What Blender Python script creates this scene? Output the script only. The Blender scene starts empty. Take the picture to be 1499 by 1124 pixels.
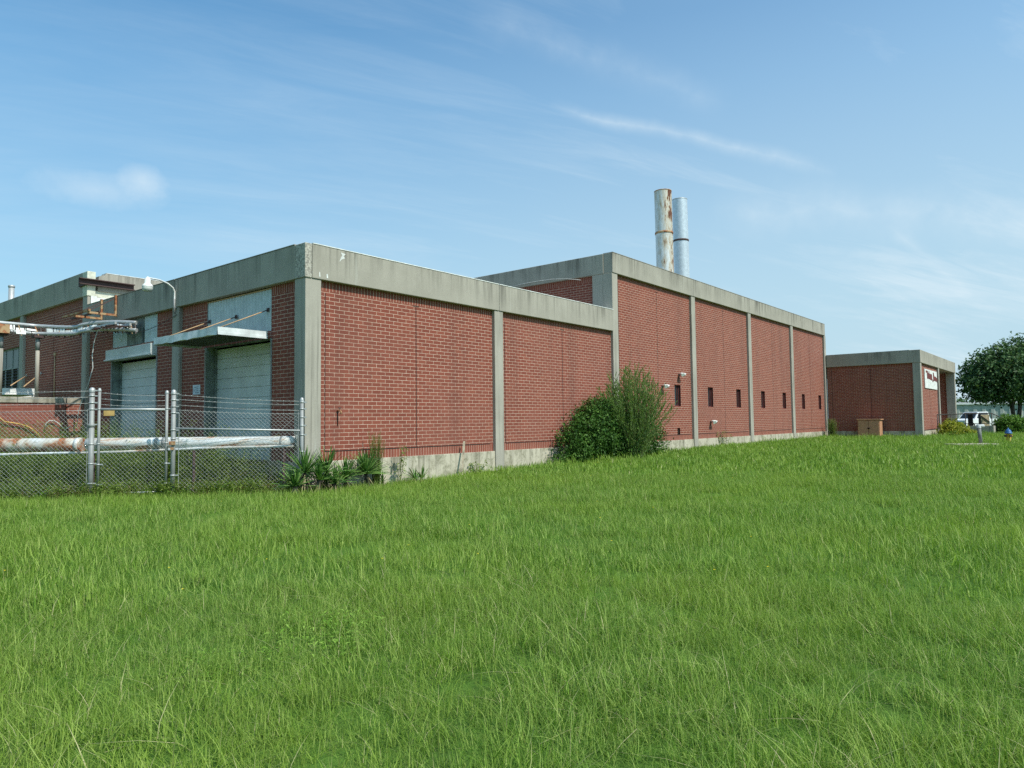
import bpy, math, random
import numpy as np
from mathutils import Vector, Matrix

random.seed(7)
RNG = np.random.default_rng(11)
SC = bpy.context.scene
COL = SC.collection
rad = math.radians

# ------------------------------------------------------------------ camera solve
# world: +X runs along the long lit wall, +Y along the shaded dock facade, corner column at (0,0)
FPX, YAW, PITCH, ROLL = 1033.526, 0.8843, 0.0536, -0.0114
EYE = Vector((-10.0638, -14.7491, 1.65))
_f = Vector((math.sin(YAW) * math.cos(PITCH), math.cos(YAW) * math.cos(PITCH), math.sin(PITCH)))
_r = Vector((math.cos(YAW), -math.sin(YAW), 0))
_u = _r.cross(_f)
CR = math.cos(ROLL) * _r + math.sin(ROLL) * _u
CU = -math.sin(ROLL) * _r + math.cos(ROLL) * _u


def ray(u, v):
    return _f + CR * ((u - 749.5) / FPX) - CU * ((v - 562) / FPX)


def onX(u, v, X):
    d = ray(u, v)
    return EYE + d * ((X - EYE.x) / d.x)


def onY(u, v, Y):
    d = ray(u, v)
    return EYE + d * ((Y - EYE.y) / d.y)


def onZ(u, v, Z):
    d = ray(u, v)
    return EYE + d * ((Z - EYE.z) / d.z)


def dep(u, v, D):
    return EYE + ray(u, v) * D


def sstep(a, b, x):
    t = np.clip((x - a) / (b - a), 0, 1)
    return t * t * (3 - 2 * t)


def ground(x, y):
    return 0.28 * (1 - np.exp(-np.maximum(0, np.asarray(x, dtype=float) - 3) / 9.0)) - 0.07 * sstep(-3, -7, x) * sstep(0, 4, y)


# ------------------------------------------------------------------ helpers: tagging
WL = {}


def tag(o, label=None, cat=None, group=None, kind=None):
    if label: o['label'] = label
    if cat: o['category'] = cat
    if group: o['group'] = group
    if kind: o['kind'] = kind
    return o


def empty(name, loc):
    o = bpy.data.objects.new(name, None)
    o.empty_display_size = 0.2
    o.location = loc
    COL.objects.link(o)
    WL[o.name] = Vector(loc)
    return o


def link(name, me, parent=None, origin=None):
    """me holds world coordinates; shift them so that they sit under the parent / origin"""
    o = bpy.data.objects.new(name, me)
    COL.objects.link(o)
    base = WL[parent.name] if parent is not None else Vector(origin or (0, 0, 0))
    n = len(me.vertices)
    co = np.empty(n * 3, dtype=np.float32)
    me.vertices.foreach_get('co', co)
    co = co.reshape(-1, 3) - np.array(base, dtype=np.float32)
    me.vertices.foreach_set('co', co.ravel())
    me.update()
    if parent is not None:
        o.parent = parent
    else:
        o.location = base
    WL[o.name] = base
    return o


class MB:
    def __init__(s):
        s.v, s.f, s.m, s.sm = [], [], [], []

    def face(s, pts, mi=0, smooth=False):
        n = len(s.v)
        s.v += [tuple(p) for p in pts]
        s.f.append(list(range(n, n + len(pts))))
        s.m.append(mi); s.sm.append(smooth)

    def box(s, x0, x1, y0, y1, z0, z1, mi=0):
        n = len(s.v)
        s.v += [(x0, y0, z0), (x1, y0, z0), (x1, y1, z0), (x0, y1, z0), (x0, y0, z1), (x1, y0, z1), (x1, y1, z1), (x0, y1, z1)]
        for q in ((0, 3, 2, 1), (4, 5, 6, 7), (0, 1, 5, 4), (1, 2, 6, 5), (2, 3, 7, 6), (3, 0, 4, 7)):
            s.f.append([n + i for i in q]); s.m.append(mi); s.sm.append(False)

    def obox(s, c, ax, ay, az, mi=0):
        """oriented box: centre and three half-axis vectors"""
        c, ax, ay, az = Vector(c), Vector(ax), Vector(ay), Vector(az)
        n = len(s.v)
        for k in (-1, 1):
            for i, j in ((-1, -1), (1, -1), (1, 1), (-1, 1)):
                s.v.append(tuple(c + ax * i + ay * j + az * k))
        for q in ((0, 3, 2, 1), (4, 5, 6, 7), (0, 1, 5, 4), (1, 2, 6, 5), (2, 3, 7, 6), (3, 0, 4, 7)):
            s.f.append([n + i for i in q]); s.m.append(mi); s.sm.append(False)

    def bar(s, p0, p1, w, h, mi=0, up=(0, 0, 1)):
        p0, p1 = Vector(p0), Vector(p1)
        d = (p1 - p0)
        L = d.length
        d.normalize()
        u = Vector(up)
        a = d.cross(u)
        if a.length < 1e-4: a = d.cross(Vector((1, 0, 0)))
        a.normalize()
        b = a.cross(d)
        s.obox((p0 + p1) / 2, d * L / 2, a * w / 2, b * h / 2, mi)

    def tube(s, pts, r, n=8, mi=0, caps=True):
        pts = [Vector(p) for p in pts]
        rs = r if isinstance(r, (list, tuple)) else [r] * len(pts)
        rings = []
        prev = None
        for i, p in enumerate(pts):
            if i == 0: d = pts[1] - p
            elif i == len(pts) - 1: d = p - pts[i - 1]
            else: d = (pts[i + 1] - pts[i - 1])
            d.normalize()
            if prev is None:
                a = d.orthogonal().normalized()
            else:
                a = prev - d * prev.dot(d)
                a = a.normalized() if a.length > 1e-6 else d.orthogonal().normalized()
            prev = a
            b = d.cross(a)
            base = len(s.v)
            for k in range(n):
                t = 2 * math.pi * k / n
                s.v.append(tuple(p + (a * math.cos(t) + b * math.sin(t)) * rs[i]))
            rings.append(base)
        for i in range(len(rings) - 1):
            for k in range(n):
                k2 = (k + 1) % n
                s.f.append([rings[i] + k, rings[i] + k2, rings[i + 1] + k2, rings[i + 1] + k]); s.m.append(mi); s.sm.append(True)
        if caps:
            s.f.append([rings[0] + k for k in range(n)][::-1]); s.m.append(mi); s.sm.append(False)
            s.f.append([rings[-1] + k for k in range(n)]); s.m.append(mi); s.sm.append(False)

    def lathe(s, c, prof, n=24, mi=0):
        c = Vector(c)
        rings = []
        for r, z in prof:
            base = len(s.v)
            for k in range(n):
                t = 2 * math.pi * k / n
                s.v.append((c.x + r * math.cos(t), c.y + r * math.sin(t), c.z + z))
            rings.append(base)
        for i in range(len(rings) - 1):
            for k in range(n):
                k2 = (k + 1) % n
                s.f.append([rings[i] + k, rings[i] + k2, rings[i + 1] + k2, rings[i + 1] + k]); s.m.append(mi); s.sm.append(True)

    def build(s, name, mats, parent=None, origin=None, bevel=0):
        me = bpy.data.meshes.new(name)
        me.from_pydata(s.v, [], s.f)
        if not isinstance(mats, (list, tuple)): mats = [mats]
        for m in mats: me.materials.append(m)
        me.polygons.foreach_set('material_index', s.m)
        me.polygons.foreach_set('use_smooth', s.sm)
        me.update()
        o = link(name, me, parent, origin)
        if bevel:
            b = o.modifiers.new('Bevel', 'BEVEL')
            b.width = bevel; b.segments = 2; b.limit_method = 'ANGLE'
        return o


def arr_mesh(name, V, Q, mats, tint=None, mi=None, smooth=False):
    """V: (n,3), Q: (m,4) numpy arrays"""
    me = bpy.data.meshes.new(name)
    me.vertices.add(len(V)); me.vertices.foreach_set('co', np.asarray(V, dtype=np.float32).ravel())
    m = len(Q); k = Q.shape[1]
    me.loops.add(m * k); me.loops.foreach_set('vertex_index', np.asarray(Q, dtype=np.int32).ravel())
    me.polygons.add(m)
    me.polygons.foreach_set('loop_start', np.arange(0, m * k, k, dtype=np.int32))
    for mt in (mats if isinstance(mats, (list, tuple)) else [mats]): me.materials.append(mt)
    if mi is not None: me.polygons.foreach_set('material_index', np.asarray(mi, dtype=np.int32))
    me.update(calc_edges=True)
    if tint is not None:
        a = me.attributes.new('tint', 'FLOAT', 'FACE')
        a.data.foreach_set('value', np.asarray(tint, dtype=np.float32))
    return me


# ------------------------------------------------------------------ materials
class NT:
    def __init__(s, name):
        s.mat = bpy.data.materials.new(name)
        s.mat.use_nodes = True
        s.nt = s.mat.node_tree
        s.nt.nodes.clear()
        s.out = s.n('ShaderNodeOutputMaterial')

    def n(s, t, **kw):
        nd = s.nt.nodes.new(t)
        for k, v in kw.items(): setattr(nd, k, v)
        return nd

    def l(s, a, b):
        s.nt.links.new(a, b)

    def set(s, sock, v):
        if hasattr(v, 'is_linked') or isinstance(v, bpy.types.NodeSocket): s.l(v, sock)
        else: sock.default_value = v

    def pos(s):
        return s.n('ShaderNodeNewGeometry').outputs['Position']

    def math(s, op, a, b=0.0, c=0.0):
        nd = s.n('ShaderNodeMath', operation=op)
        s.set(nd.inputs[0], a); s.set(nd.inputs[1], b)
        if op in ('MULTIPLY_ADD', 'SMOOTH_MIN'): s.set(nd.inputs[2], c)
        return nd.outputs[0]

    def scale(s, vec, sx, sy, sz):
        nd = s.n('ShaderNodeVectorMath', operation='MULTIPLY')
        s.set(nd.inputs[0], vec); nd.inputs[1].default_value = (sx, sy, sz)
        return nd.outputs[0]

    def noise(s, vec, scale=1.0, detail=4.0, rough=.55, dist=0.0):
        nd = s.n('ShaderNodeTexNoise')
        s.set(nd.inputs['Vector'], vec)
        nd.inputs['Scale'].default_value = scale; nd.inputs['Detail'].default_value = detail
        nd.inputs['Roughness'].default_value = rough; nd.inputs['Distortion'].default_value = dist
        return nd.outputs['Fac']

    def ramp(s, fac, stops):
        nd = s.n('ShaderNodeValToRGB')
        el = nd.color_ramp.elements
        while len(el) < len(stops): el.new(0.5)
        for e, (p, c) in zip(el, stops):
            e.position = p
            e.color = (c, c, c, 1) if isinstance(c, (int, float)) else (*c, 1)
        s.set(nd.inputs[0], fac)
        return nd.outputs[0]

    def mr(s, v, a, b, c=0.0, d=1.0):
        nd = s.n('ShaderNodeMapRange')
        s.set(nd.inputs[0], v)
        for i, x in zip((1, 2, 3, 4), (a, b, c, d)): nd.inputs[i].default_value = x
        return nd.outputs[0]

    def mix(s, fac, a, b, mode='MIX'):
        nd = s.n('ShaderNodeMix', data_type='RGBA', blend_type=mode)
        s.set(nd.inputs[0], fac)
        for i, x in ((6, a), (7, b)):
            if isinstance(x, tuple): nd.inputs[i].default_value = (*x, 1) if len(x) == 3 else x
            else: s.l(x, nd.inputs[i])
        return nd.outputs[2]

    def bump(s, h, strength=.3, dist=.01):
        nd = s.n('ShaderNodeBump')
        nd.inputs['Strength'].default_value = strength; nd.inputs['Distance'].default_value = dist
        s.l(h, nd.inputs['Height'])
        return nd.outputs[0]

    def bsdf(s, color, rough=.8, metal=0.0, normal=None, spec=.3):
        b = s.n('ShaderNodeBsdfPrincipled')
        if isinstance(color, tuple): b.inputs['Base Color'].default_value = (*color, 1)
        else: s.l(color, b.inputs['Base Color'])
        s.set(b.inputs['Roughness'], rough); s.set(b.inputs['Metallic'], metal)
        b.inputs['Specular IOR Level'].default_value = spec
        if normal is not None: s.l(normal, b.inputs['Normal'])
        s.l(b.outputs[0], s.out.inputs[0])
        return b


def m_plain(name, col, rough=.7, metal=0.0, var=.12, scale=6.0, spec=.3):
    t = NT(name)
    n = t.noise(t.pos(), scale, 5)
    c2 = tuple(max(0, x * (1 - 2 * var)) for x in col); c1 = tuple(min(1, x * (1 + var)) for x in col)
    t.bsdf(t.mix(t.mr(n, .3, .7), c2, c1), rough, metal, t.bump(t.noise(t.pos(), scale * 6, 3), .15, .004), spec)
    return t.mat


def m_brick(name, soldier=None, dark=(0.20, 0.054, 0.035), light=(0.265, 0.073, 0.046), mortar=(0.72, 0.56, 0.44)):
    t = NT(name)
    sx = t.n('ShaderNodeSeparateXYZ'); t.l(t.pos(), sx.inputs[0])
    u = t.math('ADD', sx.outputs[0], sx.outputs[1])
    z = sx.outputs[2]
    cb = t.n('ShaderNodeCombineXYZ')
    wob = t.noise(t.scale(t.pos(), 1, 1, 1), 1.3, 3)
    if soldier is None:
        t.l(u, cb.inputs[0])
        t.l(t.math('ADD', z, t.math('MULTIPLY', t.math('SUBTRACT', wob, .5), .012)), cb.inputs[1])
        bw, bh = .305, .1016
    else:
        t.l(u, cb.inputs[0]); t.l(t.math('SUBTRACT', z, soldier - .004), cb.inputs[1])
        bw, bh = .1016, .30
    br = t.n('ShaderNodeTexBrick', offset=.5 if soldier is None else 0.0, offset_frequency=2, squash=1.0)
    t.l(cb.outputs[0], br.inputs['Vector'])
    for k, v in (('Scale', 1.0), ('Mortar Size', .0058), ('Mortar Smooth', .15), ('Bias', 0.0), ('Brick Width', bw), ('Row Height', bh)):
        br.inputs[k].default_value = v
    br.inputs['Color1'].default_value = (*dark, 1); br.inputs['Color2'].default_value = (*light, 1)
    br.inputs['Mortar'].default_value = (*mortar, 1)
    fac = br.outputs['Fac']
    # mortar: joints vary; bright runs paint sun catching brick tops into the colour
    jn = t.noise(t.scale(t.pos(), .8, .8, 9.5), 1.0, 3, .6)
    vis = t.mr(jn, .38, .64, .08, .9)
    big = t.noise(t.pos(), .35, 5, .6)
    face = t.mix(t.mr(t.noise(t.pos(), 40, 3), .3, .75, 0, .5), br.outputs['Color'], (0.165, 0.05, 0.036))
    # single odd bricks (orange, purple)
    odd = t.n('ShaderNodeTexBrick', offset=.5 if soldier is None else 0.0)
    t.l(cb.outputs[0], odd.inputs['Vector'])
    for k, v in (('Scale', 1.0), ('Mortar Size', 0.0), ('Bias', -.55), ('Brick Width', bw), ('Row Height', bh)):
        odd.inputs[k].default_value = v
    odd.inputs['Color1'].default_value = (0, 0, 0, 1); odd.inputs['Color2'].default_value = (1, 1, 1, 1)
    face = t.mix(t.mr(odd.outputs['Color'], .3, 1.0, 0, .55), face, (0.30, 0.125, 0.075))
    face = t.mix(t.mr(big, .42, .7, 0, .5), face, (0.25, 0.092, 0.066))
    # grime: vertical
    gr = t.noise(t.scale(t.pos(), 1.6, 1.6, .12), 1.0, 5, .6)
    face = t.mix(t.mr(gr, .5, .75, 0, .5), face, (0.13, 0.05, 0.038))
    mcol = t.mix(t.mr(t.noise(t.pos(), 7, 4), .3, .7), (0.40, 0.25, 0.18), mortar)
    col = t.mix(t.math('MULTIPLY', fac, vis), face, mcol)
    h = t.math('MULTIPLY_ADD', fac, -1.0, t.math('MULTIPLY', t.noise(t.pos(), 60, 3), .25))
    t.bsdf(col, .85, 0, t.bump(h, .55, .006), .2)
    return t.mat


def m_concrete(name, ztop=None, base=(0.305, 0.281, 0.232), pale=(0.39, 0.36, 0.30), stain=(0.085, 0.08, 0.066), moss=0.0, amount=.95):
    t = NT(name)
    p = t.pos()
    c = t.mix(t.mr(t.noise(p, .9, 6, .6), .3, .7), base, pale)
    c = t.mix(t.mr(t.noise(p, 25, 4, .6), .4, .8, 0, .22), c, tuple(x * .62 for x in base))
    st = t.noise(t.scale(p, 3.0, 3.0, .2), 1.0, 7, .7)
    stf = t.mr(st, .47, .66, 0, amount)
    patch = t.mr(t.noise(t.scale(p, .45, .45, .3), 1.0, 3), .38, .6, .2, 1)
    stf = t.math('MULTIPLY', stf, patch)
    if ztop is not None:
        sx = t.n('ShaderNodeSeparateXYZ'); t.l(p, sx.inputs[0])
        edge = t.mr(sx.outputs[2], ztop - .8, ztop - .05, .18, 1.0)
        stf = t.math('MULTIPLY', stf, edge)
    c = t.mix(stf, c, stain)
    dr = t.noise(t.scale(p, 9.0, 9.0, .16), 1.0, 4, .6)
    drf = t.math('MULTIPLY', t.mr(dr, .56, .66, 0, .55), patch)
    if ztop is not None: drf = t.math('MULTIPLY', drf, t.mr(sx.outputs[2], ztop - .9, ztop - .1, 0.0, 1.0))
    c = t.mix(drf, c, tuple(x * .7 for x in stain))
    wl = t.noise(t.scale(p, 5.5, 5.5, .3), 1.0, 4, .6)
    c = t.mix(t.mr(wl, .62, .8, 0, .45), c, (0.5, 0.5, 0.44))
    if moss:
        mo = t.noise(p, 2.4, 8, .75, .6)
        c = t.mix(t.mr(mo, .48, .66, 0, moss), c, (0.14, 0.13, 0.075))
        c = t.mix(t.mr(t.noise(t.scale(p, 2.5, 2.5, .3), 1, 4), .6, .75, 0, .6), c, (0.12, 0.11, 0.09))
    h = t.math('ADD', t.noise(p, 45, 5, .7), t.noise(p, 6, 4))
    t.bsdf(c, .9, 0, t.bump(h, .15, .005), .2)
    return t.mat


def m_metal(name, col=(0.55, 0.58, 0.6), rough=.42, rust=0.0, rust_scale=2.0, metal=.75, rustcol=(0.20, 0.075, 0.03), stretch=(1, 1, 1), thr=.52, zr=None, xr=None):
    t = NT(name)
    p = t.pos()
    c = t.mix(t.mr(t.noise(p, 5, 5), .3, .7), tuple(x * .78 for x in col), col)
    r = rough; me = metal
    if rust:
        n = t.noise(t.scale(p, *stretch), rust_scale, 8, .65, .3)
        if zr:
            sx = t.n('ShaderNodeSeparateXYZ'); t.l(p, sx.inputs[0])
            n = t.math('ADD', n, t.mr(sx.outputs[2], zr[0], zr[1], 0, .09))
            n = t.math('ADD', n, t.mr(t.math('SUBTRACT', t.math('MULTIPLY', sx.outputs[0], .634), t.math('MULTIPLY', sx.outputs[1], .773)), xr[0], xr[1], -.10, .09))
        f = t.mr(n, thr, thr + .05 if zr else thr + .08, 0, rust)
        rc = t.mix(t.mr(t.noise(p, 12, 6, .7), .3, .7), tuple(x * .45 for x in rustcol), tuple(min(1, x * 1.6) for x in rustcol))
        halo = t.mr(n, thr - (.15 if zr else .12), thr + .02, 0, rust * (.75 if zr else .55))
        c = t.mix(halo, c, (0.46, 0.33, 0.17))
        c = t.mix(f, c, rc)
        me = t.mr(f, 0, 1, metal, 0.0); r = t.mr(f, 0, 1, rough, .9)
    t.bsdf(c, r, me, t.bump(t.noise(p, 4, 2), .05, .01), .4)
    return t.mat


def m_leaf(name, c0, c1, c2, trans=.3, rough=.45, patch=0.0, patchcol=(0.1, 0.12, 0.03)):
    t = NT(name)
    at = t.n('ShaderNodeAttribute', attribute_name='tint')
    oi = t.n('ShaderNodeObjectInfo')
    col = t.ramp(at.outputs['Fac'], [(0.0, c0), (.55, c1), (1.0, c2)])
    if patch:
        pn = t.noise(t.scale(t.pos(), 1, 1, .2), .28, 4, .6)
        col = t.mix(t.mr(pn, .42, .72, 0, patch), col, patchcol)
        pn2 = t.noise(t.scale(t.pos(), 1, 1, .2), 1.1, 4, .6)
        col = t.mix(t.mr(pn2, .5, .75, 0, .45), col, tuple(x * .62 for x in c1))
        col = t.mix(t.mr(oi.outputs['Random'], 0, 1, 0, .38), col, tuple(x * .75 for x in c2))
    b = t.bsdf(col, rough, 0, None, .15)
    tr = t.n('ShaderNodeBsdfTranslucent')
    t.l(t.mix(1.0, col, (1.0, 1.15, .55), 'MULTIPLY'), tr.inputs[0])
    mx = t.n('ShaderNodeMixShader'); mx.inputs[0].default_value = trans
    t.l(b.outputs[0], mx.inputs[1]); t.l(tr.outputs[0], mx.inputs[2])
    t.l(mx.outputs[0], t.out.inputs[0])
    return t.mat


def m_glass(name, col=(0.012, 0.016, 0.018)):
    t = NT(name)
    t.bsdf(t.mix(t.mr(t.noise(t.pos(), 1.5, 3), .35, .65), col, tuple(x * 1.8 for x in col)), .12, 0, None, .5)
    return t.mat


M = {}
ZB, ZF, ZT, ZFT, ZTT, ZFL, ZTL, ZFO, ZTO = .7236, 5.2554, 6.1126, 7.6423, 8.4635, 6.476, 7.39, 5.328, 6.192
M['brick'] = m_brick('brick_running')
M['brick_painted'] = m_brick('brick_painted', dark=(0.20, 0.062, 0.046), light=(0.26, 0.08, 0.058), mortar=(0.36, 0.17, 0.125))
M['coping'] = m_concrete('concrete_coping', None, base=(0.36, 0.33, 0.26), pale=(0.44, 0.40, 0.33), stain=(0.07, 0.068, 0.06), amount=1.0, moss=.6)
M['sold_b'] = m_brick('brick_soldier_base', soldier=ZB)
M['sold_low'] = m_brick('brick_soldier_low', soldier=ZF - .235)
M['sold_tall'] = m_brick('brick_soldier_tall', soldier=ZFT - .235)
M['sold_left'] = m_brick('brick_soldier_left', soldier=ZFL - .235)
M['sold_off'] = m_brick('brick_soldier_office', soldier=ZFO - .235)
M['con_low'] = m_concrete('concrete_fascia_low', ZT)
M['con_tall'] = m_concrete('concrete_fascia_tall', ZTT, amount=1.0, base=(0.29, 0.268, 0.222))
M['con_left'] = m_concrete('concrete_fascia_left', ZTL)
M['con_off'] = m_concrete('concrete_fascia_office', ZTO, amount=.9)
M['con_col'] = m_concrete('concrete_column', None, base=(0.33, 0.305, 0.255), pale=(0.41, 0.38, 0.32), amount=.5)
M['con_found'] = m_concrete('concrete_plinth', ZB, base=(0.45, 0.405, 0.315), pale=(0.55, 0.50, 0.39), stain=(0.13, 0.115, 0.08), moss=.85)
M['con_pebble'] = m_plain('pebbled_concrete', (0.42, 0.39, 0.33), .9, var=.3, scale=22)
M['con_plain'] = m_concrete('concrete_plain', None, base=(0.29, 0.265, 0.225), pale=(0.37, 0.34, 0.29), amount=.6)
M['white'] = m_plain('white_flashing', (0.74, 0.74, 0.7), .55)
M['cream'] = m_plain('cream_render', (0.62, 0.62, 0.5), .8)
M['joint'] = m_plain('dark_sealant', (0.03, 0.022, 0.02), .9)
M['roof'] = m_plain('roof_membrane', (0.3, 0.3, 0.29), .9)
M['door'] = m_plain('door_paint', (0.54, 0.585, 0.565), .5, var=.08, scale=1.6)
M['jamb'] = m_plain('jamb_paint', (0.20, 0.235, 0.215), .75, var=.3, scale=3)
M['galv'] = m_metal('galvanised_steel', (0.48, 0.49, 0.48), .5, metal=.4)
M['galv_post'] = m_metal('galvanised_post', (0.30, 0.31, 0.30), .6, metal=.2)
M['galv_wire'] = m_metal('galvanised_wire', (0.46, 0.47, 0.45), .55, metal=.3)
M['corr'] = m_metal('corrugated_sheet', (0.50, 0.56, 0.55), .5, metal=.15)
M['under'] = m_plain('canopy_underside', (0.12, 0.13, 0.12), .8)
M['rod'] = m_plain('tan_rod', (0.50, 0.33, 0.18), .6)
M['rust'] = m_metal('rusty_steel', (0.45, 0.28, 0.15), .8, rust=1.0, rust_scale=3.5, metal=0.0, rustcol=(0.28, 0.11, 0.05), thr=.45)
M['brownsteel'] = m_metal('brown_steel', (0.085, 0.05, 0.045), .8, metal=0.0)
M['pipe_rust'] = m_metal('flaking_white_pipe', (0.66, 0.70, 0.70), .5, rust=1.0, rust_scale=1.3, metal=0.0, rustcol=(0.30, 0.115, 0.05), thr=.445)
M['pipe'] = m_metal('white_pipe_paint', (0.66, 0.70, 0.71), .45, rust=.9, rust_scale=2.4, metal=0.0, rustcol=(0.33, 0.13, 0.055), thr=.55, stretch=(.5, .5, 3.0))
M['stack_rust'] = m_metal('stack_rusted', (0.72, 0.73, 0.71), .45, rust=1.0, rust_scale=1.5, metal=.25, rustcol=(0.13, 0.05, 0.028), thr=.585, stretch=(2.2, 2.2, .6), zr=(12.8, 15.6), xr=(13.95, 14.85))
M['stack'] = m_metal('stack_aluminium', (0.66, 0.70, 0.73), .38, metal=.45)
M['glass'] = m_glass('dark_glass')
M['glassgreen'] = m_plain('green_glass', (0.07, 0.10, 0.09), .35, var=.2, scale=1.5)
M['maroon'] = m_plain('maroon_frame', (0.125, 0.036, 0.032), .6)
M['signred'] = m_plain('sign_maroon', (0.17, 0.045, 0.04), .7, var=.3, scale=8)
M['louver'] = m_plain('dark_louver', (0.03, 0.022, 0.015), .7)
M['tanplate'] = m_plain('tan_plate', (0.52, 0.34, 0.12), .6)
M['paper'] = m_plain('paper_notice', (0.6, 0.66, 0.7), .7)
M['ink'] = m_plain('dark_ink', (0.12, 0.13, 0.15), .7)
M['grey'] = m_plain('grey_lamp', (0.45, 0.47, 0.46), .5)
M['greypipe'] = m_plain('grey_pipe', (0.17, 0.18, 0.165), .7)
M['trim'] = m_plain('pale_metal_trim', (0.66, 0.69, 0.69), .5, var=.15, scale=3)
M['lens'] = m_plain('lamp_lens', (0.62, 0.63, 0.58), .3)
M['rope'] = m_plain('yellow_hose', (0.55, 0.33, 0.08), .6)
M['cable'] = m_plain('pale_cable', (0.55, 0.55, 0.52), .6)
M['wood'] = m_plain('weathered_wood', (0.42, 0.36, 0.26), .8, var=.25)
M['box'] = m_metal('rusty_cabinet', (0.50, 0.25, 0.14), .75, rust=.3, rust_scale=1.6, metal=0.0, rustcol=(0.27, 0.105, 0.055), thr=.5)
M['darkrail'] = m_plain('dark_rail', (0.05, 0.04, 0.035), .6)
M['blue'] = m_plain('hydrant_blue', (0.03, 0.12, 0.30), .45)
M['yellow'] = m_plain('hydrant_yellow', (0.62, 0.40, 0.05), .5)
M['vehwhite'] = m_plain('vehicle_white', (0.78, 0.79, 0.8), .3, var=.03)
M['tyre'] = m_plain('tyre_rubber', (0.02, 0.02, 0.02), .85)
M['bark'] = m_plain('bark', (0.075, 0.06, 0.048), .9, var=.3, scale=12)
M['stem'] = m_plain('green_stem', (0.10, 0.13, 0.04), .7)
M['brownpost'] = m_plain('brown_post', (0.045, 0.028, 0.028), .8)
M['tanboard'] = m_plain('tan_board', (0.50, 0.42, 0.28), .8, var=.2)
M['metalbld'] = m_metal('ribbed_cladding', (0.36, 0.38, 0.35), .6, metal=0.0)
M['leaf_dark'] = m_leaf('privet_leaf', (0.020, 0.050, 0.010), (0.055, 0.13, 0.022), (0.14, 0.25, 0.045), .2, .5)
M['leaf_willow'] = m_leaf('feathery_leaf', (0.10, 0.175, 0.05), (0.20, 0.30, 0.095), (0.38, 0.46, 0.22), .45, .6)
M['leaf_tree'] = m_leaf('tree_leaf', (0.022, 0.052, 0.020), (0.06, 0.12, 0.042), (0.17, 0.25, 0.10), .25, .5)
M['leaf_yellow'] = m_leaf('gold_leaf', (0.10, 0.15, 0.02), (0.25, 0.27, 0.03), (0.42, 0.38, 0.06), .3)
M['leaf_weed'] = m_leaf('weed_leaf', (0.085, 0.15, 0.03), (0.17, 0.245, 0.05), (0.30, 0.36, 0.10), .4, .6)
M['leaf_brown'] = m_leaf('dry_weed', (0.10, 0.075, 0.035), (0.17, 0.13, 0.06), (0.25, 0.21, 0.1), .3, .7)
M['leaf_hedge'] = m_leaf('hedge_leaf', (0.05, 0.11, 0.018), (0.10, 0.20, 0.03), (0.19, 0.30, 0.055), .3, .6)
M['leaf_yucca'] = m_leaf('yucca_leaf', (0.025, 0.075, 0.016), (0.07, 0.17, 0.032), (0.24, 0.37, 0.10), .15, .4)
M['leaf_dead'] = m_leaf('dead_yucca_leaf', (0.12, 0.10, 0.05), (0.22, 0.18, 0.1), (0.33, 0.28, 0.17), .1, .8)
M['grass'] = m_leaf('grass_blade', (0.056, 0.142, 0.014), (0.166, 0.312, 0.034), (0.44, 0.54, 0.15), .36, .45, patch=.65, patchcol=(0.27, 0.375, 0.042))
M['straw'] = m_leaf('straw_blade', (0.22, 0.26, 0.08), (0.36, 0.38, 0.15), (0.55, 0.50, 0.27), .3, .6)
M['flower'] = m_plain('yellow_petal', (0.75, 0.6, 0.03), .6)


def m_ground():
    t = NT('lawn_ground')
    p = t.pos()
    c = t.mix(t.mr(t.noise(p, .3, 6, .6), .35, .68), (0.07, 0.15, 0.022), (0.11, 0.21, 0.032))
    c = t.mix(t.mr(t.noise(p, 3.5, 6, .7), .4, .7, 0, .6), c, (0.05, 0.085, 0.018))
    t.bsdf(c, .95, 0, t.bump(t.noise(p, 20, 6, .7), .8, .05), .1)
    return t.mat


M['ground'] = m_ground()

# ------------------------------------------------------------------ world, sun, camera
SUNV = Vector((0.004, -1.0, 0)).normalized() * math.cos(rad(51)) + Vector((0, 0, math.sin(rad(51))))
w = bpy.data.worlds.new('World'); SC.world = w
w.use_nodes = True
nt = w.node_tree; nt.nodes.clear()


class WT(NT):
    def __init__(s, nt):
        s.nt = nt


W = WT(nt)
wout = W.n('ShaderNodeOutputWorld'); bg = W.n('ShaderNodeBackground')
sky = W.n('ShaderNodeTexSky', sky_type='NISHITA', sun_disc=False)
sky.sun_elevation = rad(51); sky.sun_rotation = math.pi
sky.altitude = 0; sky.air_density = 1.0; sky.dust_density = 1.3; sky.ozone_density = 2.2
gen = W.n('ShaderNodeTexCoord').outputs['Generated']
sxyz = W.n('ShaderNodeSeparateXYZ'); W.l(gen, sxyz.inputs[0])
zc = W.math('MAXIMUM', sxyz.outputs[2], .03)
pl = W.n('ShaderNodeCombineXYZ')
W.l(W.math('DIVIDE', sxyz.outputs[0], W.math('ADD', zc, .12)), pl.inputs[0])
W.l(W.math('DIVIDE', sxyz.outputs[1], W.math('ADD', zc, .12)), pl.inputs[1])
PLN = pl.outputs[0]


def dotw(v):
    nd = W.n('ShaderNodeVectorMath', operation='DOT_PRODUCT')
    W.l(gen, nd.inputs[0]); nd.inputs[1].default_value = tuple(v)
    return nd.outputs['Value']


def d_at(u, v):
    return ray(u, v).normalized()


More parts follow.
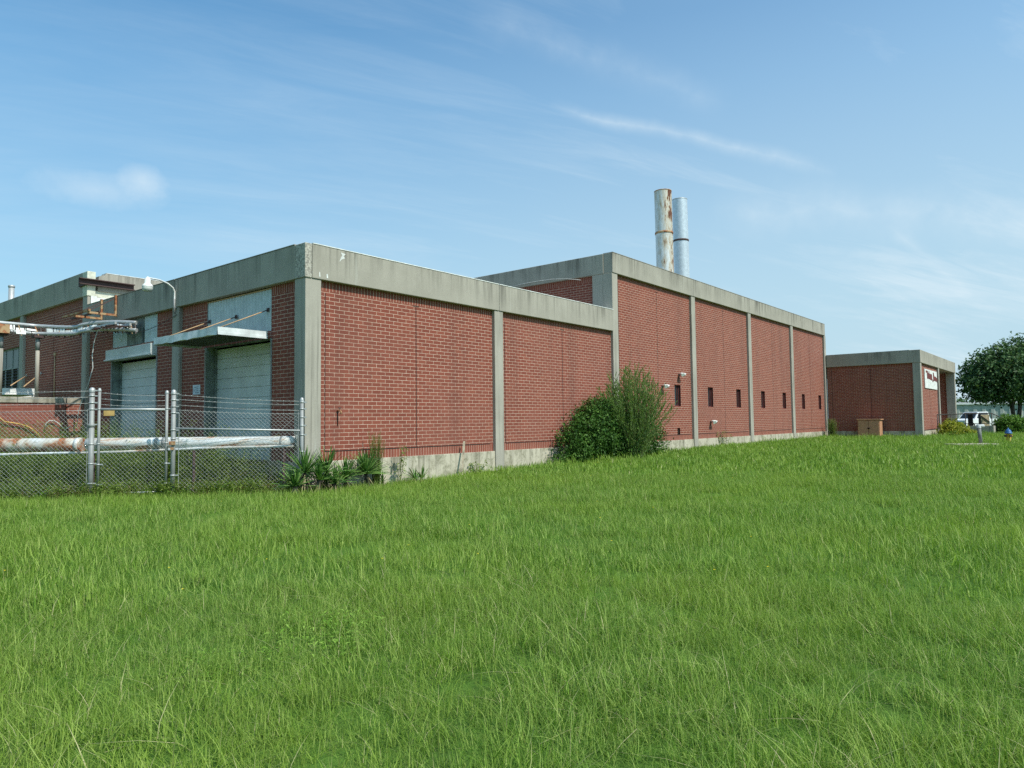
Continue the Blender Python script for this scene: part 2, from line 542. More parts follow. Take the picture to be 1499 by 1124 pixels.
# cirrus: wind-drawn veils, thicker towards the north-east horizon
rot = W.n('ShaderNodeVectorRotate', rotation_type='Z_AXIS'); W.l(PLN, rot.inputs['Vector']); rot.inputs['Angle'].default_value = rad(25)
veil = W.noise(W.scale(rot.outputs[0], .55, 2.1, 1), .8, 8, .6, .6)
veil2 = W.noise(W.scale(PLN, .25, .25, 1), 1.0, 4, .5)
right = W.mr(dotw(d_at(1450, 380)), .45, 1.0, .12, 1.0)
fib = W.noise(W.scale(rot.outputs[0], 1.6, 7.5, 1), 1.0, 9, .68, .9)
fveil = W.math('MULTIPLY', W.mr(veil, .34, .76, 0, 1.0), W.mr(veil2, .3, .62, .3, 1.0))
fveil = W.math('MULTIPLY', fveil, W.mr(fib, .28, .66, .35, 1.15))
fveil = W.math('MULTIPLY', fveil, W.mr(right, 0, 1, .15, .95))
base_haze = W.mr(right, .2, 1.0, 0.0, .16)
fveil = W.math('MAXIMUM', fveil, base_haze)


def streak(p0, p1, width, amt, soft=.06):
    a, b = d_at(*p0), d_at(*p1)
    n = a.cross(b).normalized()
    mid = (a + b).normalized()
    half = math.acos(max(-1, min(1, a.dot(b)))) / 2
    tdir = (b - a).normalized()
    wob = W.math('MULTIPLY', W.math('SUBTRACT', W.noise(gen, 9, 4), .5), width * 1.6)
    d = W.math('ABSOLUTE', W.math('ADD', dotw(n), wob))
    m = W.mr(d, 0, width, 1, 0)
    m = W.math('POWER', m, 1.6)
    s_ = W.math('ABSOLUTE', dotw(tdir - mid * tdir.dot(mid)))
    e = W.mr(s_, math.sin(half) * (1 - soft * 4), math.sin(half) * (1 + soft), 1, 0)
    br = W.mr(W.noise(gen, 26, 5), .3, .65, .35, 1)
    front = W.mr(dotw(mid), .3, .5, 0, 1)
    return W.math('MULTIPLY', W.math('MULTIPLY', W.math('MULTIPLY', m, e), W.math('MULTIPLY', br, front)), amt)


def puff(c, r, amt, sq=.5):
    d = d_at(*c)
    h = Vector((d.y, -d.x, 0)).normalized(); v = h.cross(d)
    x = W.math('DIVIDE', dotw(h), r); y = W.math('DIVIDE', dotw(v), r * sq)
    q = W.math('SQRT', W.math('ADD', W.math('MULTIPLY', x, x), W.math('MULTIPLY', y, y)))
    q = W.math('ADD', q, W.math('MULTIPLY', W.math('SUBTRACT', W.noise(gen, 16, 6, .6), .5), 1.5))
    front = W.mr(dotw(d), .8, .9, 0, 1)
    return W.math('MULTIPLY', W.math('MULTIPLY', W.mr(q, .1, 1.15, 1, 0), front), amt)


cl = fveil
for m in (streak((815, 155), (1215, 250), .014, .38), streak((690, 25), (1060, 150), .03, .15), streak((1300, 330), (1420, 430), .012, .25),
          streak((1050, 300), (1600, 330), .05, .30), puff((140, 277), .066, .36, .34), puff((206, 264), .026, .42, .85)):
    cl = W.math('SUBTRACT', 1.0, W.math('MULTIPLY', W.math('SUBTRACT', 1.0, cl), W.math('SUBTRACT', 1.0, m)))
SKYK = .123
tint = W.mix(W.mr(sxyz.outputs[2], .02, .42), (0.76, 0.93, 0.89), (0.645, 1.155, 1.23))
skycol = W.mix(1.0, sky.outputs[0], tint, 'MULTIPLY')
hz_f = W.math('MULTIPLY', W.mr(sxyz.outputs[2], .10, .50, .85, .0), W.mr(right, .1, .9, .68, 1.0))
skycol = W.mix(hz_f, skycol, (2.9, 4.25, 5.05))
mixc = W.mix(cl, skycol, (4.9, 5.6, 6.0))
W.l(mixc, bg.inputs['Color']); bg.inputs['Strength'].default_value = SKYK
W.l(bg.outputs[0], wout.inputs['Surface'])

sun = bpy.data.lights.new('sun', 'SUN'); sun.energy = 3.6; sun.angle = rad(.55); sun.color = (1.0, .95, .86)
so = bpy.data.objects.new('sun', sun); COL.objects.link(so)
so.rotation_euler = SUNV.to_track_quat('Z', 'Y').to_euler(); so.location = (0, -30, 40)

cam = bpy.data.cameras.new('camera'); co = bpy.data.objects.new('camera', cam); COL.objects.link(co)
cam.sensor_fit = 'HORIZONTAL'; cam.sensor_width = 36; cam.lens = FPX / 1499 * 36
cam.clip_start = .05; cam.clip_end = 6000
mw = Matrix((CR, CU, -_f)).transposed().to_4x4(); mw.translation = EYE
co.matrix_world = mw
SC.camera = co
SC.view_settings.view_transform = 'Standard'; SC.view_settings.look = 'None'; SC.view_settings.exposure = 0.42; SC.view_settings.gamma = 1
SC.cycles.max_bounces = 8; SC.cycles.transparent_max_bounces = 8
SC.cycles.use_denoising = False

# ------------------------------------------------------------------ ground sheet
gx = np.unique(np.concatenate([np.linspace(-60, 90, 101), np.array([-3000, -1200, -500, -200, -110, 130, 200, 400, 900, 3000])]))
gy = np.unique(np.concatenate([np.linspace(-50, 60, 76), np.array([-3000, -1200, -500, -200, -100, 100, 200, 500, 1200, 3000])]))
GX, GY = np.meshgrid(gx, gy, indexing='ij')
GZ = ground(GX, GY)
ni, nj = GX.shape
idx = np.arange(ni * nj).reshape(ni, nj)
Q = np.stack([idx[:-1, :-1], idx[1:, :-1], idx[1:, 1:], idx[:-1, 1:]], -1).reshape(-1, 4)
g = link('lawn_ground', arr_mesh('lawn_ground', np.stack([GX, GY, GZ], -1).reshape(-1, 3), Q, M['ground']))
tag(g, kind='structure')

# ------------------------------------------------------------------ factory building
B = 7.3
REC = .12          # brick sits back from the column faces
FAC = empty('factory_building', (0, 0, 0))
tag(FAC, 'long flat-roofed red brick factory with concrete columns, deep parapets and two dock doors', 'factory building')


def wx(X):
    return X + REC * (X + 10.06) / 14.75


def wall(name, axis, plane, u0, u1, bands, holes=(), joints=(), flip=False, depth=.3, parent=None, lines=()):
    """brick wall sheet. axis 'x': lies on y=plane facing -Y; axis 'y': lies on x=plane facing -X.
    bands: (z0, z1, material); holes: (ua, ub, za, zb); joints: vertical (u, za, zb); lines: horizontal (ua, ub, z)"""
    mats = []
    mb = MB()

    def P(u, z, d=0.0):
        return (u, plane + d, z) if axis == 'x' else (plane + d, u, z)

    def q(ua, ub, za, zb, mi, d=0.0):
        if axis == 'x': mb.face([P(ua, za, d), P(ub, za, d), P(ub, zb, d), P(ua, zb, d)], mi)
        else: mb.face([P(ub, za, d), P(ua, za, d), P(ua, zb, d), P(ub, zb, d)], mi)

    us = sorted({u0, u1, *[h[0] for h in holes], *[h[1] for h in holes]})
    for z0, z1, m in bands:
        if m not in mats: mats.append(m)
        mi = mats.index(m)
        zs = sorted({z0, z1, *[z for h in holes for z in h[2:4] if z0 < z < z1]})
        for a, b in zip(us[:-1], us[1:]):
            for c, d in zip(zs[:-1], zs[1:]):
                mu, mz = (a + b) / 2, (c + d) / 2
                if any(h[0] < mu < h[1] and h[2] < mz < h[3] for h in holes): continue
                q(a, b, c, d, mi)
    for h in holes:          # reveals
        a, b, c, d = h[:4]
        dp = h[4] if len(h) > 4 else depth
        mt = h[5] if len(h) > 5 else mats[0]
        if mt not in mats: mats.append(mt)
        mi = mats.index(mt)
        for pts in (((a, c), (a, d)), ((b, d), (b, c)), ((a, d), (b, d)), ((b, c), (a, c))):
            (ua, za), (ub, zb) = pts
            mb.face([P(ua, za), P(ub, zb), P(ub, zb, dp), P(ua, za, dp)], mi)
    if joints or lines:
        mats.append(M['joint']); mi = len(mats) - 1
        for u, za, zb in joints:
            mb.box(*((u - .011, u + .011, plane - .004, plane + .01) if axis == 'x' else (plane - .004, plane + .01, u - .011, u + .011)), za, zb, mi)
        for ua, ub, z in lines:
            mb.box(*((ua, ub, plane - .006, plane + .01) if axis == 'x' else (plane - .006, plane + .01, ua, ub)), z - .012, z + .012, mi)
    return mb.build(name, mats, parent)


def box_part(name, dims, mat, parent, bevel=.012):
    mb = MB(); mb.box(*dims)
    return mb.build(name, mat, parent, bevel=bevel)


cw = .21
# columns on the long wall
for i in range(7):
    X = i * B
    zt = ZF if i < 2 else ZFT
    if i == 0: x0, x1 = 0.0 - .0, .46
    else: x0, x1 = X - cw, X + cw
    box_part('column', (x0, x1, 0.0, .46, -.4, zt - .002), M['con_col'], FAC)
# columns on the dock facade
YC = [6.75, 13.68, 20.95, 28.2, 35.5]
for i, Y in enumerate(YC):
    y0, y1 = (Y - cw, Y + cw) if i != 1 else (Y, Y + .44)
    zt = ZF if i == 0 else ZFL
    box_part('column', (0.0, .44, y0, y1, -.4, zt - .002), M['con_col'], FAC)

# brick panels, long wall
WINX = [20.0, 23.65, 27.29, 30.97, 34.66, 38.42, 42.08]
for i in range(6):
    x0 = .46 if i == 0 else i * B + cw
    x1 = (i + 1) * B - cw
    tall = i >= 2
    zt = ZFT if tall else ZF
    sm = M['sold_tall'] if tall else M['sold_low']
    holes = []
    for X in WINX:
        c = wx(X)
        if x0 < c < x1: holes.append((c - .31, c + .31, 2.29, 3.28, .16, M['maroon']))
    if i == 2: holes.append((wx(20.03) - .14, wx(20.03) + .14, .97, 1.28, .1, M['maroon']))
    mid = wx((x0 + x1) / 2 - .12)
    wall('brick_panel', 'x', REC, x0, x1, [(ZB, ZB + .235, M['sold_b']), (ZB + .235, zt - .235, M['brick']), (zt - .235, zt, sm)],
         holes, joints=[(x0 + .2, ZB + .235, zt - .3), (mid, ZB + .235, zt - .3)], parent=FAC,
         lines=[(x0 + .2, x1 - .15, ZB + .24), (mid - .12, mid + .12, zt - .26)])
    # plinth under the panel
    box_part('plinth', (x0, x1, .04, .46, -.4, ZB), M['con_found'], FAC, .008)
    # fascia beam
    if i == 0: box_part('corner_block', (-.03, .165, -.03, .40, ZF, ZT), M['con_pebble'], FAC, .015)
    fx0 = .177 if i == 0 else (i * B - (cw if i == 2 else 0) + .006)
    fx1 = (i + 1) * B - .006 if i != 1 else 2 * B - cw - .006
    if i == 5: fx1 = 6 * B
    zt2, cm = (ZTT, M['con_tall']) if tall else (ZT, M['con_low'])
    box_part('fascia', (fx0, fx1, -.03, .40, zt, zt2), cm, FAC, .015)
    mb = MB(); mb.box(fx0 + .012, fx1 - .002, -.042, .42, zt2 + .001, zt2 + .022)
    mb.build('roof_flashing', M['white'] if not tall else M['con_plain'], FAC)

mb = MB()
for poly in ([(499, 369.5), (506, 372), (503, 375), (505, 378), (500, 380), (497, 383), (499, 377), (501, 374)], [(478, 401), (480, 401), (480.5, 407), (478.5, 407)], [(467.5, 398), (468.5, 398), (469, 405), (467.5, 405)]):
    mb = MB(); mb.face([onY(u, v, -.0335) for u, v in poly]); mb.build('spalled_patch', M['white'], FAC)

# windows in the long wall: maroon frame + dark pane
for X in WINX:
    c = wx(X)
    y = REC + .10
    mb = MB()
    for a, b, z0, z1 in ((c - .31, c - .265, 2.29, 3.28), (c + .265, c + .31, 2.29, 3.28), (c - .265, c + .265, 2.29, 2.335), (c - .265, c + .265, 3.235, 3.28), (c + .10, c + .14, 2.335, 3.235)):
        mb.box(a, b, y, y + .06, z0, z1)
    wdw = mb.build('window', M['maroon'], FAC)
    mb = MB(); mb.box(c - .265, c + .265, y + .03, y + .04, 2.335, 3.235)
    mb.build('pane', M['glass'], wdw)
mb = MB()
c = wx(20.03)
mb.box(c - .14, c + .14, REC + .08, REC + .1, .97, 1.28)
for k in range(5): mb.obox((c, REC + .06, 1.0 + k * .06), (.13, 0, 0), (0, .02, .015), (0, -.002, .003))
mb.build('wall_vent', M['louver'], FAC)

# dock facade, low block (x=REC plane, y 0.46 .. 13.68)
DA = (1.68, 5.07, -.2, 3.90)     # dock opening A
DB = (8.23, 11.66, -.2, 3.93)
CA = (1.68, 5.03, 4.08, ZF)
lowb = [(ZB, ZB + .235, M['sold_b']), (ZB + .235, ZF - .235, M['brick']), (ZF - .235, ZF, M['sold_low'])]
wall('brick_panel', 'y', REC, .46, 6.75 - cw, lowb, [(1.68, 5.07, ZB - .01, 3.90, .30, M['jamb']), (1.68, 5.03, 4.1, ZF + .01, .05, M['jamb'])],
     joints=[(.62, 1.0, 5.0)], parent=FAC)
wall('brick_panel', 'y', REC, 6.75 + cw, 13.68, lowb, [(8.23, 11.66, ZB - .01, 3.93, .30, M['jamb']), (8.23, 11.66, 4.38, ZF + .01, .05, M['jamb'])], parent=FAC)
for a, b in ((.46, 1.68), (5.07, 6.75 - cw), (6.75 + cw, 8.23), (11.66, 13.68)):
    box_part('plinth', (.05, .44, a, b, -.4, ZB), M['con_found'], FAC, .008)
for a, b in ((-.03, 6.75 - .006), (6.75 + .006, 13.68 - .006)):
    a2 = .40 if a < 0 else a
    box_part('fascia', (-.03, .40, a2 + .002, b, ZF, ZT), M['con_low'], FAC, .015)
    mb = MB(); mb.box(-.042, .42, a2 + .022, b, ZT + .001, ZT + .02); mb.build('roof_flashing', M['con_plain'], FAC)


def ribs(mb, x, ya, yb, za, zb, pitch=.15, d=.025, mi=0):
    """vertically corrugated sheet facing -X"""
    n = max(2, int((yb - ya) / pitch * 4))
    ys = np.linspace(ya, yb, n + 1)
    pr = [0, 0, d, d]
    for k in range(n):
        xa, xb = x - pr[k % 4], x - pr[(k + 1) % 4]
        mb.face([(xb, ys[k + 1], za), (xa, ys[k], za), (xa, ys[k], zb), (xb, ys[k + 1], zb)], mi)


def dock_door(y0, y1, zt, x):
    mb = MB()
    z = -.2; k = 0
    while z < zt - .05:
        z1 = min(z + .29, zt)
        mb.box(x, x + .05, y0, y1, z, z1 - .014)
        mb.box(x + .02, x + .04, y0, y1, z1 - .014, z1)
        z = z1
    d = mb.build('dock_door', M['door'], FAC, bevel=.004)
    for a, b in ((y0, y0 + .06), (y1 - .06, y1)):
        mb = MB(); mb.box(x - .05, x - .002, a, b, -.2, zt); mb.build('track', M['jamb'], d)
    return d


dock_door(1.70, 5.05, 3.88, .42)
dock_door(8.25, 11.64, 3.90, .42)
# door surrounds (steel angle, pale)
for a, b, zt in ((1.68, 5.07, 3.9), (8.23, 11.66, 3.93)):
    for c0, c1 in ((a - .04, a - .002), (b + .002, b + .04)):
        mb = MB(); mb.box(REC - .03, REC + .02, c0, c1, -.2, zt); mb.build('door_frame', M['galv_post'], FAC)
# corrugated infill above the doors
mb = MB(); ribs(mb, REC + .02, 1.68, 5.03, 4.1, ZF - .07, .15); mb.build('corrugated_panel', M['corr'], FAC)
mb = MB(); mb.box(REC + .0, REC + .04, 1.68, 5.03, ZF - .065, ZF - .03); mb.build('panel_batten', M['rod'], FAC)
mb = MB(); ribs(mb, REC + .02, 8.24, 9.15, 4.38, ZF - .02, .13); mb.build('corrugated_panel', M['corr'], FAC)
mb = MB(); ribs(mb, REC + .02, 10.45, 11.66, 4.38, ZF - .1, .13); mb.build('corrugated_panel', M['corr'], FAC)
mb = MB(); mb.box(REC + .04, REC + .06, 8.24, 11.66, 4.38, ZF); mb.box(REC - .02, REC + .03, 9.3, 9.36, 4.38, 4.9); mb.box(REC - .02, REC + .03, 10.38, 10.44, 4.38, 4.9); mb.box(REC - .02, REC + .03, 9.36, 10.38, 4.36, 4.75)
mb.build('infill_board', M['jamb'], FAC)
# hood board over door B
mb = MB(); mb.box(-.10, REC - .004, 8.2, 11.68, 3.95, 4.28); mb.box(-.16, REC - .004, 8.2, 11.68, 3.90, 3.95)
mb.build('door_hood', M['corr'], FAC, bevel=.01)


def canopy(y0, y1, w, z0, z1, rods, parent, droop=0.0):
    mb = MB()
    n = 24
    for k in range(n):   # ribbed deck
        ya, yb = y0 + (y1 - y0) * k / n, y0 + (y1 - y0) * (k + .55) / n
        mb.box(-w + .03, -.0, ya, yb, z0 + .05, z0 + .09)
    mb.box(-w + .03, -.0, y0 + .01, y1 - .01, z0 + .091, z0 + .11)
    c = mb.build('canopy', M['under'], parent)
    mb = MB()   # outer edge trim, slightly dented
    pts = np.linspace(y0, y1, 15)
    rr = random.Random(3)
    off = [rr.uniform(-.025, .02) for _ in pts]; dz = [rr.uniform(-.02, .02) for _ in pts]
    for k in range(14):
        a, b = pts[k], pts[k + 1]
        mb.face([(-w + off[k + 1], b, z0 + dz[k + 1]), (-w + off[k], a, z0 + dz[k]), (-w + off[k] * .3, a, z1 + dz[k] * .5), (-w + off[k + 1] * .3, b, z1 + dz[k + 1] * .5)])
        mb.face([(-w + off[k] * .3, a, z1 + dz[k] * .5), (-w + .07, a, z1), (-w + .07, b, z1), (-w + off[k + 1] * .3, b, z1 + dz[k + 1] * .5)])
        mb.face([(-w + off[k], a, z0 + dz[k]), (-w + off[k + 1], b, z0 + dz[k + 1]), (-w + .06, b, z0), (-w + .06, a, z0)])
    mb.build('edge_trim', M['trim'], c)
    mb = MB()
    mb.box(-w + .002, -.002, y0 - .012, y0 + .004, z0 + .066, z1); mb.box(-w + .002, -.002, y0 - .02, y0 - .002, z0, z0 + .068)
    mb.build('side_trim', M['trim'], c)
    mb = MB(); mb.box(-w + .002, -.002, y1 - .004, y1 + .012, z0, z1)
    mb.build('side_trim', M['trim'], c)
    for (a, b) in rods:
        mb = MB(); a, b = Vector(a), Vector(b)
        mb.tube([a, a + (b - a) * .86], .014, 6)
        mb.build('hanger_rod', M['rod'], c)
        mb = MB(); mb.tube([a + (b - a) * .86, b], .014, 6, 0); mb.obox(b, (.012, 0, 0), (0, .05, 0), (0, 0, .05), 0)
        mb.build('rod_bracket', M['brownsteel'], c)
    return c


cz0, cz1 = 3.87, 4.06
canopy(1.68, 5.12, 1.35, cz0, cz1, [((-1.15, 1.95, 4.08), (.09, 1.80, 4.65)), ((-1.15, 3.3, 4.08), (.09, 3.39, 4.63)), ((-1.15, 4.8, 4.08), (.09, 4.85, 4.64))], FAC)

# left (higher) block on the same facade
leftb = [(ZB, ZB + .235, M['sold_b']), (ZB + .235, ZFL - .235, M['brick']), (ZFL - .235, ZFL, M['sold_left'])]
wall('brick_panel', 'y', REC, 14.12, 20.95 - cw, leftb, joints=[(17.4, 1.0, 6.2)], parent=FAC)
LW = (21.2, 24.6, 3.0, 5.2)
wall('brick_panel', 'y', REC, 20.95 + cw, 28.2 - cw, leftb, [(LW[0], LW[1], LW[2], LW[3], .18, M['jamb'])], parent=FAC)
wall('brick_panel', 'y', REC, 28.2 + cw, 35.5 - cw, leftb, parent=FAC)
for a, b in ((14.12, 20.95 - cw), (20.95 + cw, 28.2 - cw), (28.2 + cw, 35.5 - cw)):
    box_part('plinth', (.05, .44, a, b, -.4, ZB), M['con_found'], FAC, .008)
for a, b in ((13.66, 20.95 - .006), (20.95 + .006, 28.2 - .006), (28.2 + .006, 35.7)):
    a2 = 14.09 if a < 14 else a
    box_part('fascia', (-.03, .40, a2 + (.002 if a < 14 else 0), b, ZFL, ZTL), M['con_left'], FAC, .015)
# end wall of the left block above the low roof: fascia broken near the corner
mb = MB(); mb.box(-.03, .26, 13.65, 14.09, ZFL, ZTL); mb.build('fascia', M['cream'], FAC, bevel=.015)
mb = MB()
prof = [(.34, ZFL + .22), (14.4, ZFL + .22), (14.4, ZTL - .004), (.62, ZTL - .004), (.56, ZTL - .09), (.37, ZTL - .14), (.35, ZTL - .3)]
mb.face([(x, 13.65, z) for x, z in prof]); mb.face([(x, 14.09, z) for x, z in prof][::-1])
for k in range(len(prof)):
    a, b = prof[k], prof[(k + 1) % len(prof)]
    mb.face([(a[0], 13.65, a[1]), (a[0], 14.09, a[1]), (b[0], 14.09, b[1]), (b[0], 13.65, b[1])])
mb.build('fascia', M['con_left'], FAC)
mb = MB(); mb.box(.26, 14.4, 13.72, 14.0, ZT - .25, ZFL + .22); mb.build('parapet_wall', M['cream'], FAC)
mb = MB(); mb.box(.02, .30, 13.70, 13.99, ZT - .6, ZFL - .002); mb.build('parapet_wall', M['cream'], FAC)
mb = MB(); mb.box(.62, 14.38, 13.64, 14.11, ZTL, ZTL + .02); mb.build('roof_flashing', M['white'], FAC)
mb = MB()
for k in range(7):
    x = .1 + k * .2
    mb.box(x, x + .2, 13.63 + random.uniform(-.01, .01), 13.645, ZT + .02, ZT + .40 + random.uniform(-.05, .05) - k * .03)
mb.build('roof_flashing', M['white'], FAC)
# brown channel bolted across the broken corner
mb = MB()
for z0, z1, y0 in ((6.86, 6.89, 13.50), (7.06, 7.09, 13.50)): mb.box(-.32, 1.6, y0, 13.64, z0, z1)
mb.box(-.32, 1.6, 13.62, 13.64, 6.89, 7.06)
mb.box(-.09, -.035, 13.645, 14.3, 6.86, 7.09)
mb.build('steel_channel', M['brownsteel'], FAC)
# window of the left block
x = REC + .1
mb = MB()
for y in (21.2, 21.95, 22.75, 23.7, 24.56): mb.box(x - .02, x + .04, y, y + .05, LW[2], LW[3])
mb.box(x - .02, x + .04, 21.2, 24.6, 4.28, 4.33); mb.box(x - .02, x + .04, 21.2, 24.6, LW[2], LW[2] + .05); mb.box(x - .02, x + .04, 21.2, 24.6, LW[3] - .05, LW[3])
wdw = mb.build('window', M['galv_post'], FAC)
mb = MB(); mb.box(x, x + .02, 21.25, 24.55, 4.33, 5.15); mb.build('pane', M['glassgreen'], wdw)
mb = MB(); mb.box(x + .05, x + .06, 21.25, 24.55, 3.05, 4.28)
for k in range(9): mb.obox((x + .02, 22.9, 3.12 + k * .135), (0, 1.64, 0), (.03, 0, .035), (.004, 0, -.004))
mb.build('louver', M['louver'], wdw)
mb = MB(); mb.tube([(REC - .03, 17.15, 4.55), (REC - .03, 17.12, 2.3)], .022, 8); mb.box(REC - .06, REC - .002, 17.08, 17.2, 4.5, 4.62); mb.build('conduit', M['rod'], FAC)
mb = MB(); mb.box(-2.0, -1.02, 15.4, 19.6, 2.88, 3.08); mb.box(-2.03, -.99, 15.37, 19.63, 2.84, 2.878); mb.box(-1.02, .1, 19.0, 19.1, 2.9, 3.0)
aw = mb.build('canopy', M['white'], FAC)
for (u0, v0), (u1, v1) in (((16, 564), (38.5, 550)), ((35, 565.5), (59.5, 547))):
    a, b = onX(u0, v0, -1.35), onX(u1, v1, .1)
    mb = MB(); mb.tube([a, b], .022, 6); mb.build('hanger_rod', M['rod'], aw)
    mb = MB(); mb.obox(b, (.012, 0, 0), (0, .05, 0), (0, 0, .05)); mb.build('rod_bracket', M['white'], aw)

# tall block: face above the low roof, side fascia
TX = 2 * B - cw
wall('brick_panel', 'y', TX + REC, .46, 36, [(ZT - .5, ZFT - .235, M['brick']), (ZFT - .235, ZFT, M['sold_tall'])], parent=FAC)
box_part('column', (TX, TX + .42, 0.46, .95, ZT - .4, ZFT - .002), M['con_col'], FAC)
for a, b in ((.402, 7.3), (7.312, 14.6), (14.612, 21.9), (21.912, 36)):
    box_part('fascia', (TX - .02, TX + .4, a, b, ZFT, ZTT), M['con_tall'], FAC, .015)
mb = MB(); mb.box(6 * B - .02, 6 * B, .41, 36, -.3, ZTT); mb.build('brick_panel', M['brick'], FAC)
# roofs and hidden rear walls
for nm, d in (('roof', (.40, TX + .1, .40, 13.7, ZT - .25, ZT - .15)), ('roof', (.40, TX + .1, 14.05, 36, ZTL - .3, ZTL - .2)), ('roof', (TX + .4, 6 * B - .03, .4, 36, ZTT - .3, ZTT - .2))):
    box_part(nm, d, M['roof'], FAC, 0)
mb = MB(); mb.box(.1, 6 * B - .03, 36.0, 36.2, -.3, ZTL - .3); mb.build('rear_wall', M['brick'], FAC)

# ------------------------------------------------------------------ office wing
OX, OY = 6 * B, -6.0
OFF = empty('office_building', (OX, OY, .26))
tag(OFF, 'small flat-roofed brick office block with open porch beyond the far end of the factory', 'office building')
OE = 59.45
offb = [(ZB, ZB + .235, M['sold_b']), (ZB + .235, ZFO - .235, M['brick']), (ZFO - .235, ZFO, M['sold_off'])]
wall('brick_panel', 'y', OX + REC, OY + .46, -.03, offb, joints=[(-2.9, 1.0, 5.1), (-.35, 1.0, 5.1)], parent=OFF)
wall('brick_panel', 'x', OY + REC, OX + .46, 51.2 - cw, offb, joints=[(47.7, 1.0, 5.1)], parent=OFF)
wall('brick_panel', 'x', OY + 2.6, 51.2 + cw, OE - .3, [(.2, ZFO, M['brick'])], parent=OFF)
wall('brick_panel', 'y', OE - .3, OY + .62, OY + 2.6, [(.2, ZFO, M['brick'])], parent=OFF)
mb = MB(); mb.box(51.2 + cw - .12, 51.2 + cw - .01, OY + .42, OY + 2.6, .2, ZFO); mb.build('brick_panel', M['brick'], OFF)
box_part('column', (OX, OX + .46, OY, OY + .46, -.1, ZFO - .002), M['con_col'], OFF)
box_part('column', (51.2 - cw, 51.2 + cw, OY, OY + .42, -.1, ZFO - .002), M['con_col'], OFF)
box_part('column', (OE - .46, OE, OY, OY + .62, -.1, ZFO - .002), M['con_col'], OFF)
box_part('plinth', (OX + .05, OX + .44, OY + .46, -.03, -.1, ZB), M['con_found'], OFF, .008)
box_part('plinth', (OX + .46, 51.2 - cw, OY + .05, OY + .44, -.1, ZB), M['con_found'], OFF, .008)
box_part('porch_floor', (51.2 + cw, OE - .47, OY + .1, OY + 2.6, -.1, .68), M['con_plain'], OFF, .01)
box_part('fascia', (OX - .03, 51.2 - .006, OY - .03, OY + .40, ZFO, ZTO), M['con_off'], OFF, .015)
box_part('fascia', (51.2 + .006, OE + .03, OY - .03, OY + .40, ZFO, ZTO), M['con_off'], OFF, .015)
box_part('fascia', (OX - .03, OX + .40, OY + .402, -.05, ZFO, ZTO), M['con_off'], OFF, .015)
box_part('fascia', (OE - .40, OE + .03, OY + .402, 6, ZFO, ZTO), M['con_off'], OFF, .015)
mb = MB(); mb.box(OX + .40, OE - .40, OY + .40, 6, ZFO + .12, ZFO + .16); mb.build('soffit', M['con_plain'], OFF)
mb = MB(); mb.box(OX + .40, OE - .40, OY + .40, 6, ZTO - .25, ZTO - .15); mb.build('roof', M['roof'], OFF)
mb = MB(); mb.box(OX - .035, OX + .41, OY + .6, -.05, ZTO + .001, ZTO + .02); mb.build('roof_flashing', M['white'], OFF)

# wall sign with flaked maroon lettering
a, b = onY(1353.6, 541.5, OY + REC - .06), onY(1372.3, 570.6, OY + REC - .06)
sx0, sx1, sz1, sz0 = a.x, b.x, a.z + .1, b.z
SG = empty('wall_sign', (sx0, OY + REC - .05, sz0))
tag(SG, 'white wall sign with flaking maroon upper band beside the office porch', 'sign')
sy = OY + REC - .06
mb = MB(); mb.box(sx0, sx1, sy, sy + .05, sz0, sz1); mb.build('board', M['white'], SG, bevel=.01)
mb = MB()
Wd, H = sx1 - sx0, sz1 - sz0


def sgn(pts):
    P = [(sx0 + u * Wd, sy - .006, sz0 + v * H) for u, v in pts]
    mb.face(P)


# read along the band: T, h, a, l, E remnants left where the paint has flaked around them
for pts in ([(.08, .93), (.24, .92), (.24, .82), (.30, .82), (.30, .92), (.36, .92), (.36, .50), (.16, .50), (.16, .80), (.08, .82)],
            [(.36, .80), (.58, .79), (.58, .49), (.52, .45), (.36, .50)],
            [(.58, .52), (.69, .52), (.69, .47), (.66, .38), (.60, .38), (.58, .49)],
            [(.66, .91), (.74, .90), (.76, .72), (.93, .70), (.93, .44), (.69, .47), (.69, .52), (.66, .55)],
            [(.93, .66), (.99, .66), (.99, .42), (.93, .44)]):
    sgn(pts)
mb.build('lettering', M['signred'], SG)

# ------------------------------------------------------------------ stacks and vent pipe on the roofs
def stack(name, label, px_l, px_r, v_top, Y, mat, bands, lean):
    a, b = onY(px_l, v_top, Y), onY(px_r, v_top, Y)
    c = (a + b) / 2
    D = (c - EYE).dot(_f)
    r = (px_r - px_l) / FPX * D / 2 * 1.0
    root = empty(name, (c.x + lean, c.y, ZTT - .25))
    tag(root, label, 'smokestack', 'smokestacks above the tall block roof')
    z0, z1 = ZTT - .28, c.z
    mb = MB()
    n = 32
    mb.tube([(c.x + lean, c.y, z0), (c.x + lean * .5, c.y, (z0 + z1) / 2), (c.x, c.y, z1)], r, n, caps=False)
    mb.tube([(c.x, c.y, z1 - .6), (c.x, c.y, z1)], r * .97, n, caps=False)
    mb.build('shaft', mat, root)
    for f in bands:
        z = z1 + (z0 - z1) * f
        x = c.x + lean * f
        mb = MB(); mb.lathe((x, c.y, z), [(r * 1.0, -.07), (r * 1.045, -.06), (r * 1.06, 0), (r * 1.045, .06), (r * 1.0, .07)], n)
        mb.build('band', M['rust'] if mat == M['stack_rust'] else M['brownsteel'], root)
    mb = MB(); mb.lathe((c.x, c.y, z1), [(r * .96, -.01), (r * 1.015, -.01), (r * 1.015, .04), (r * .96, .04), (r * .96, -.01)], n)
    mb.build('rim', M['rust'] if mat == M['stack_rust'] else M['galv'], root)


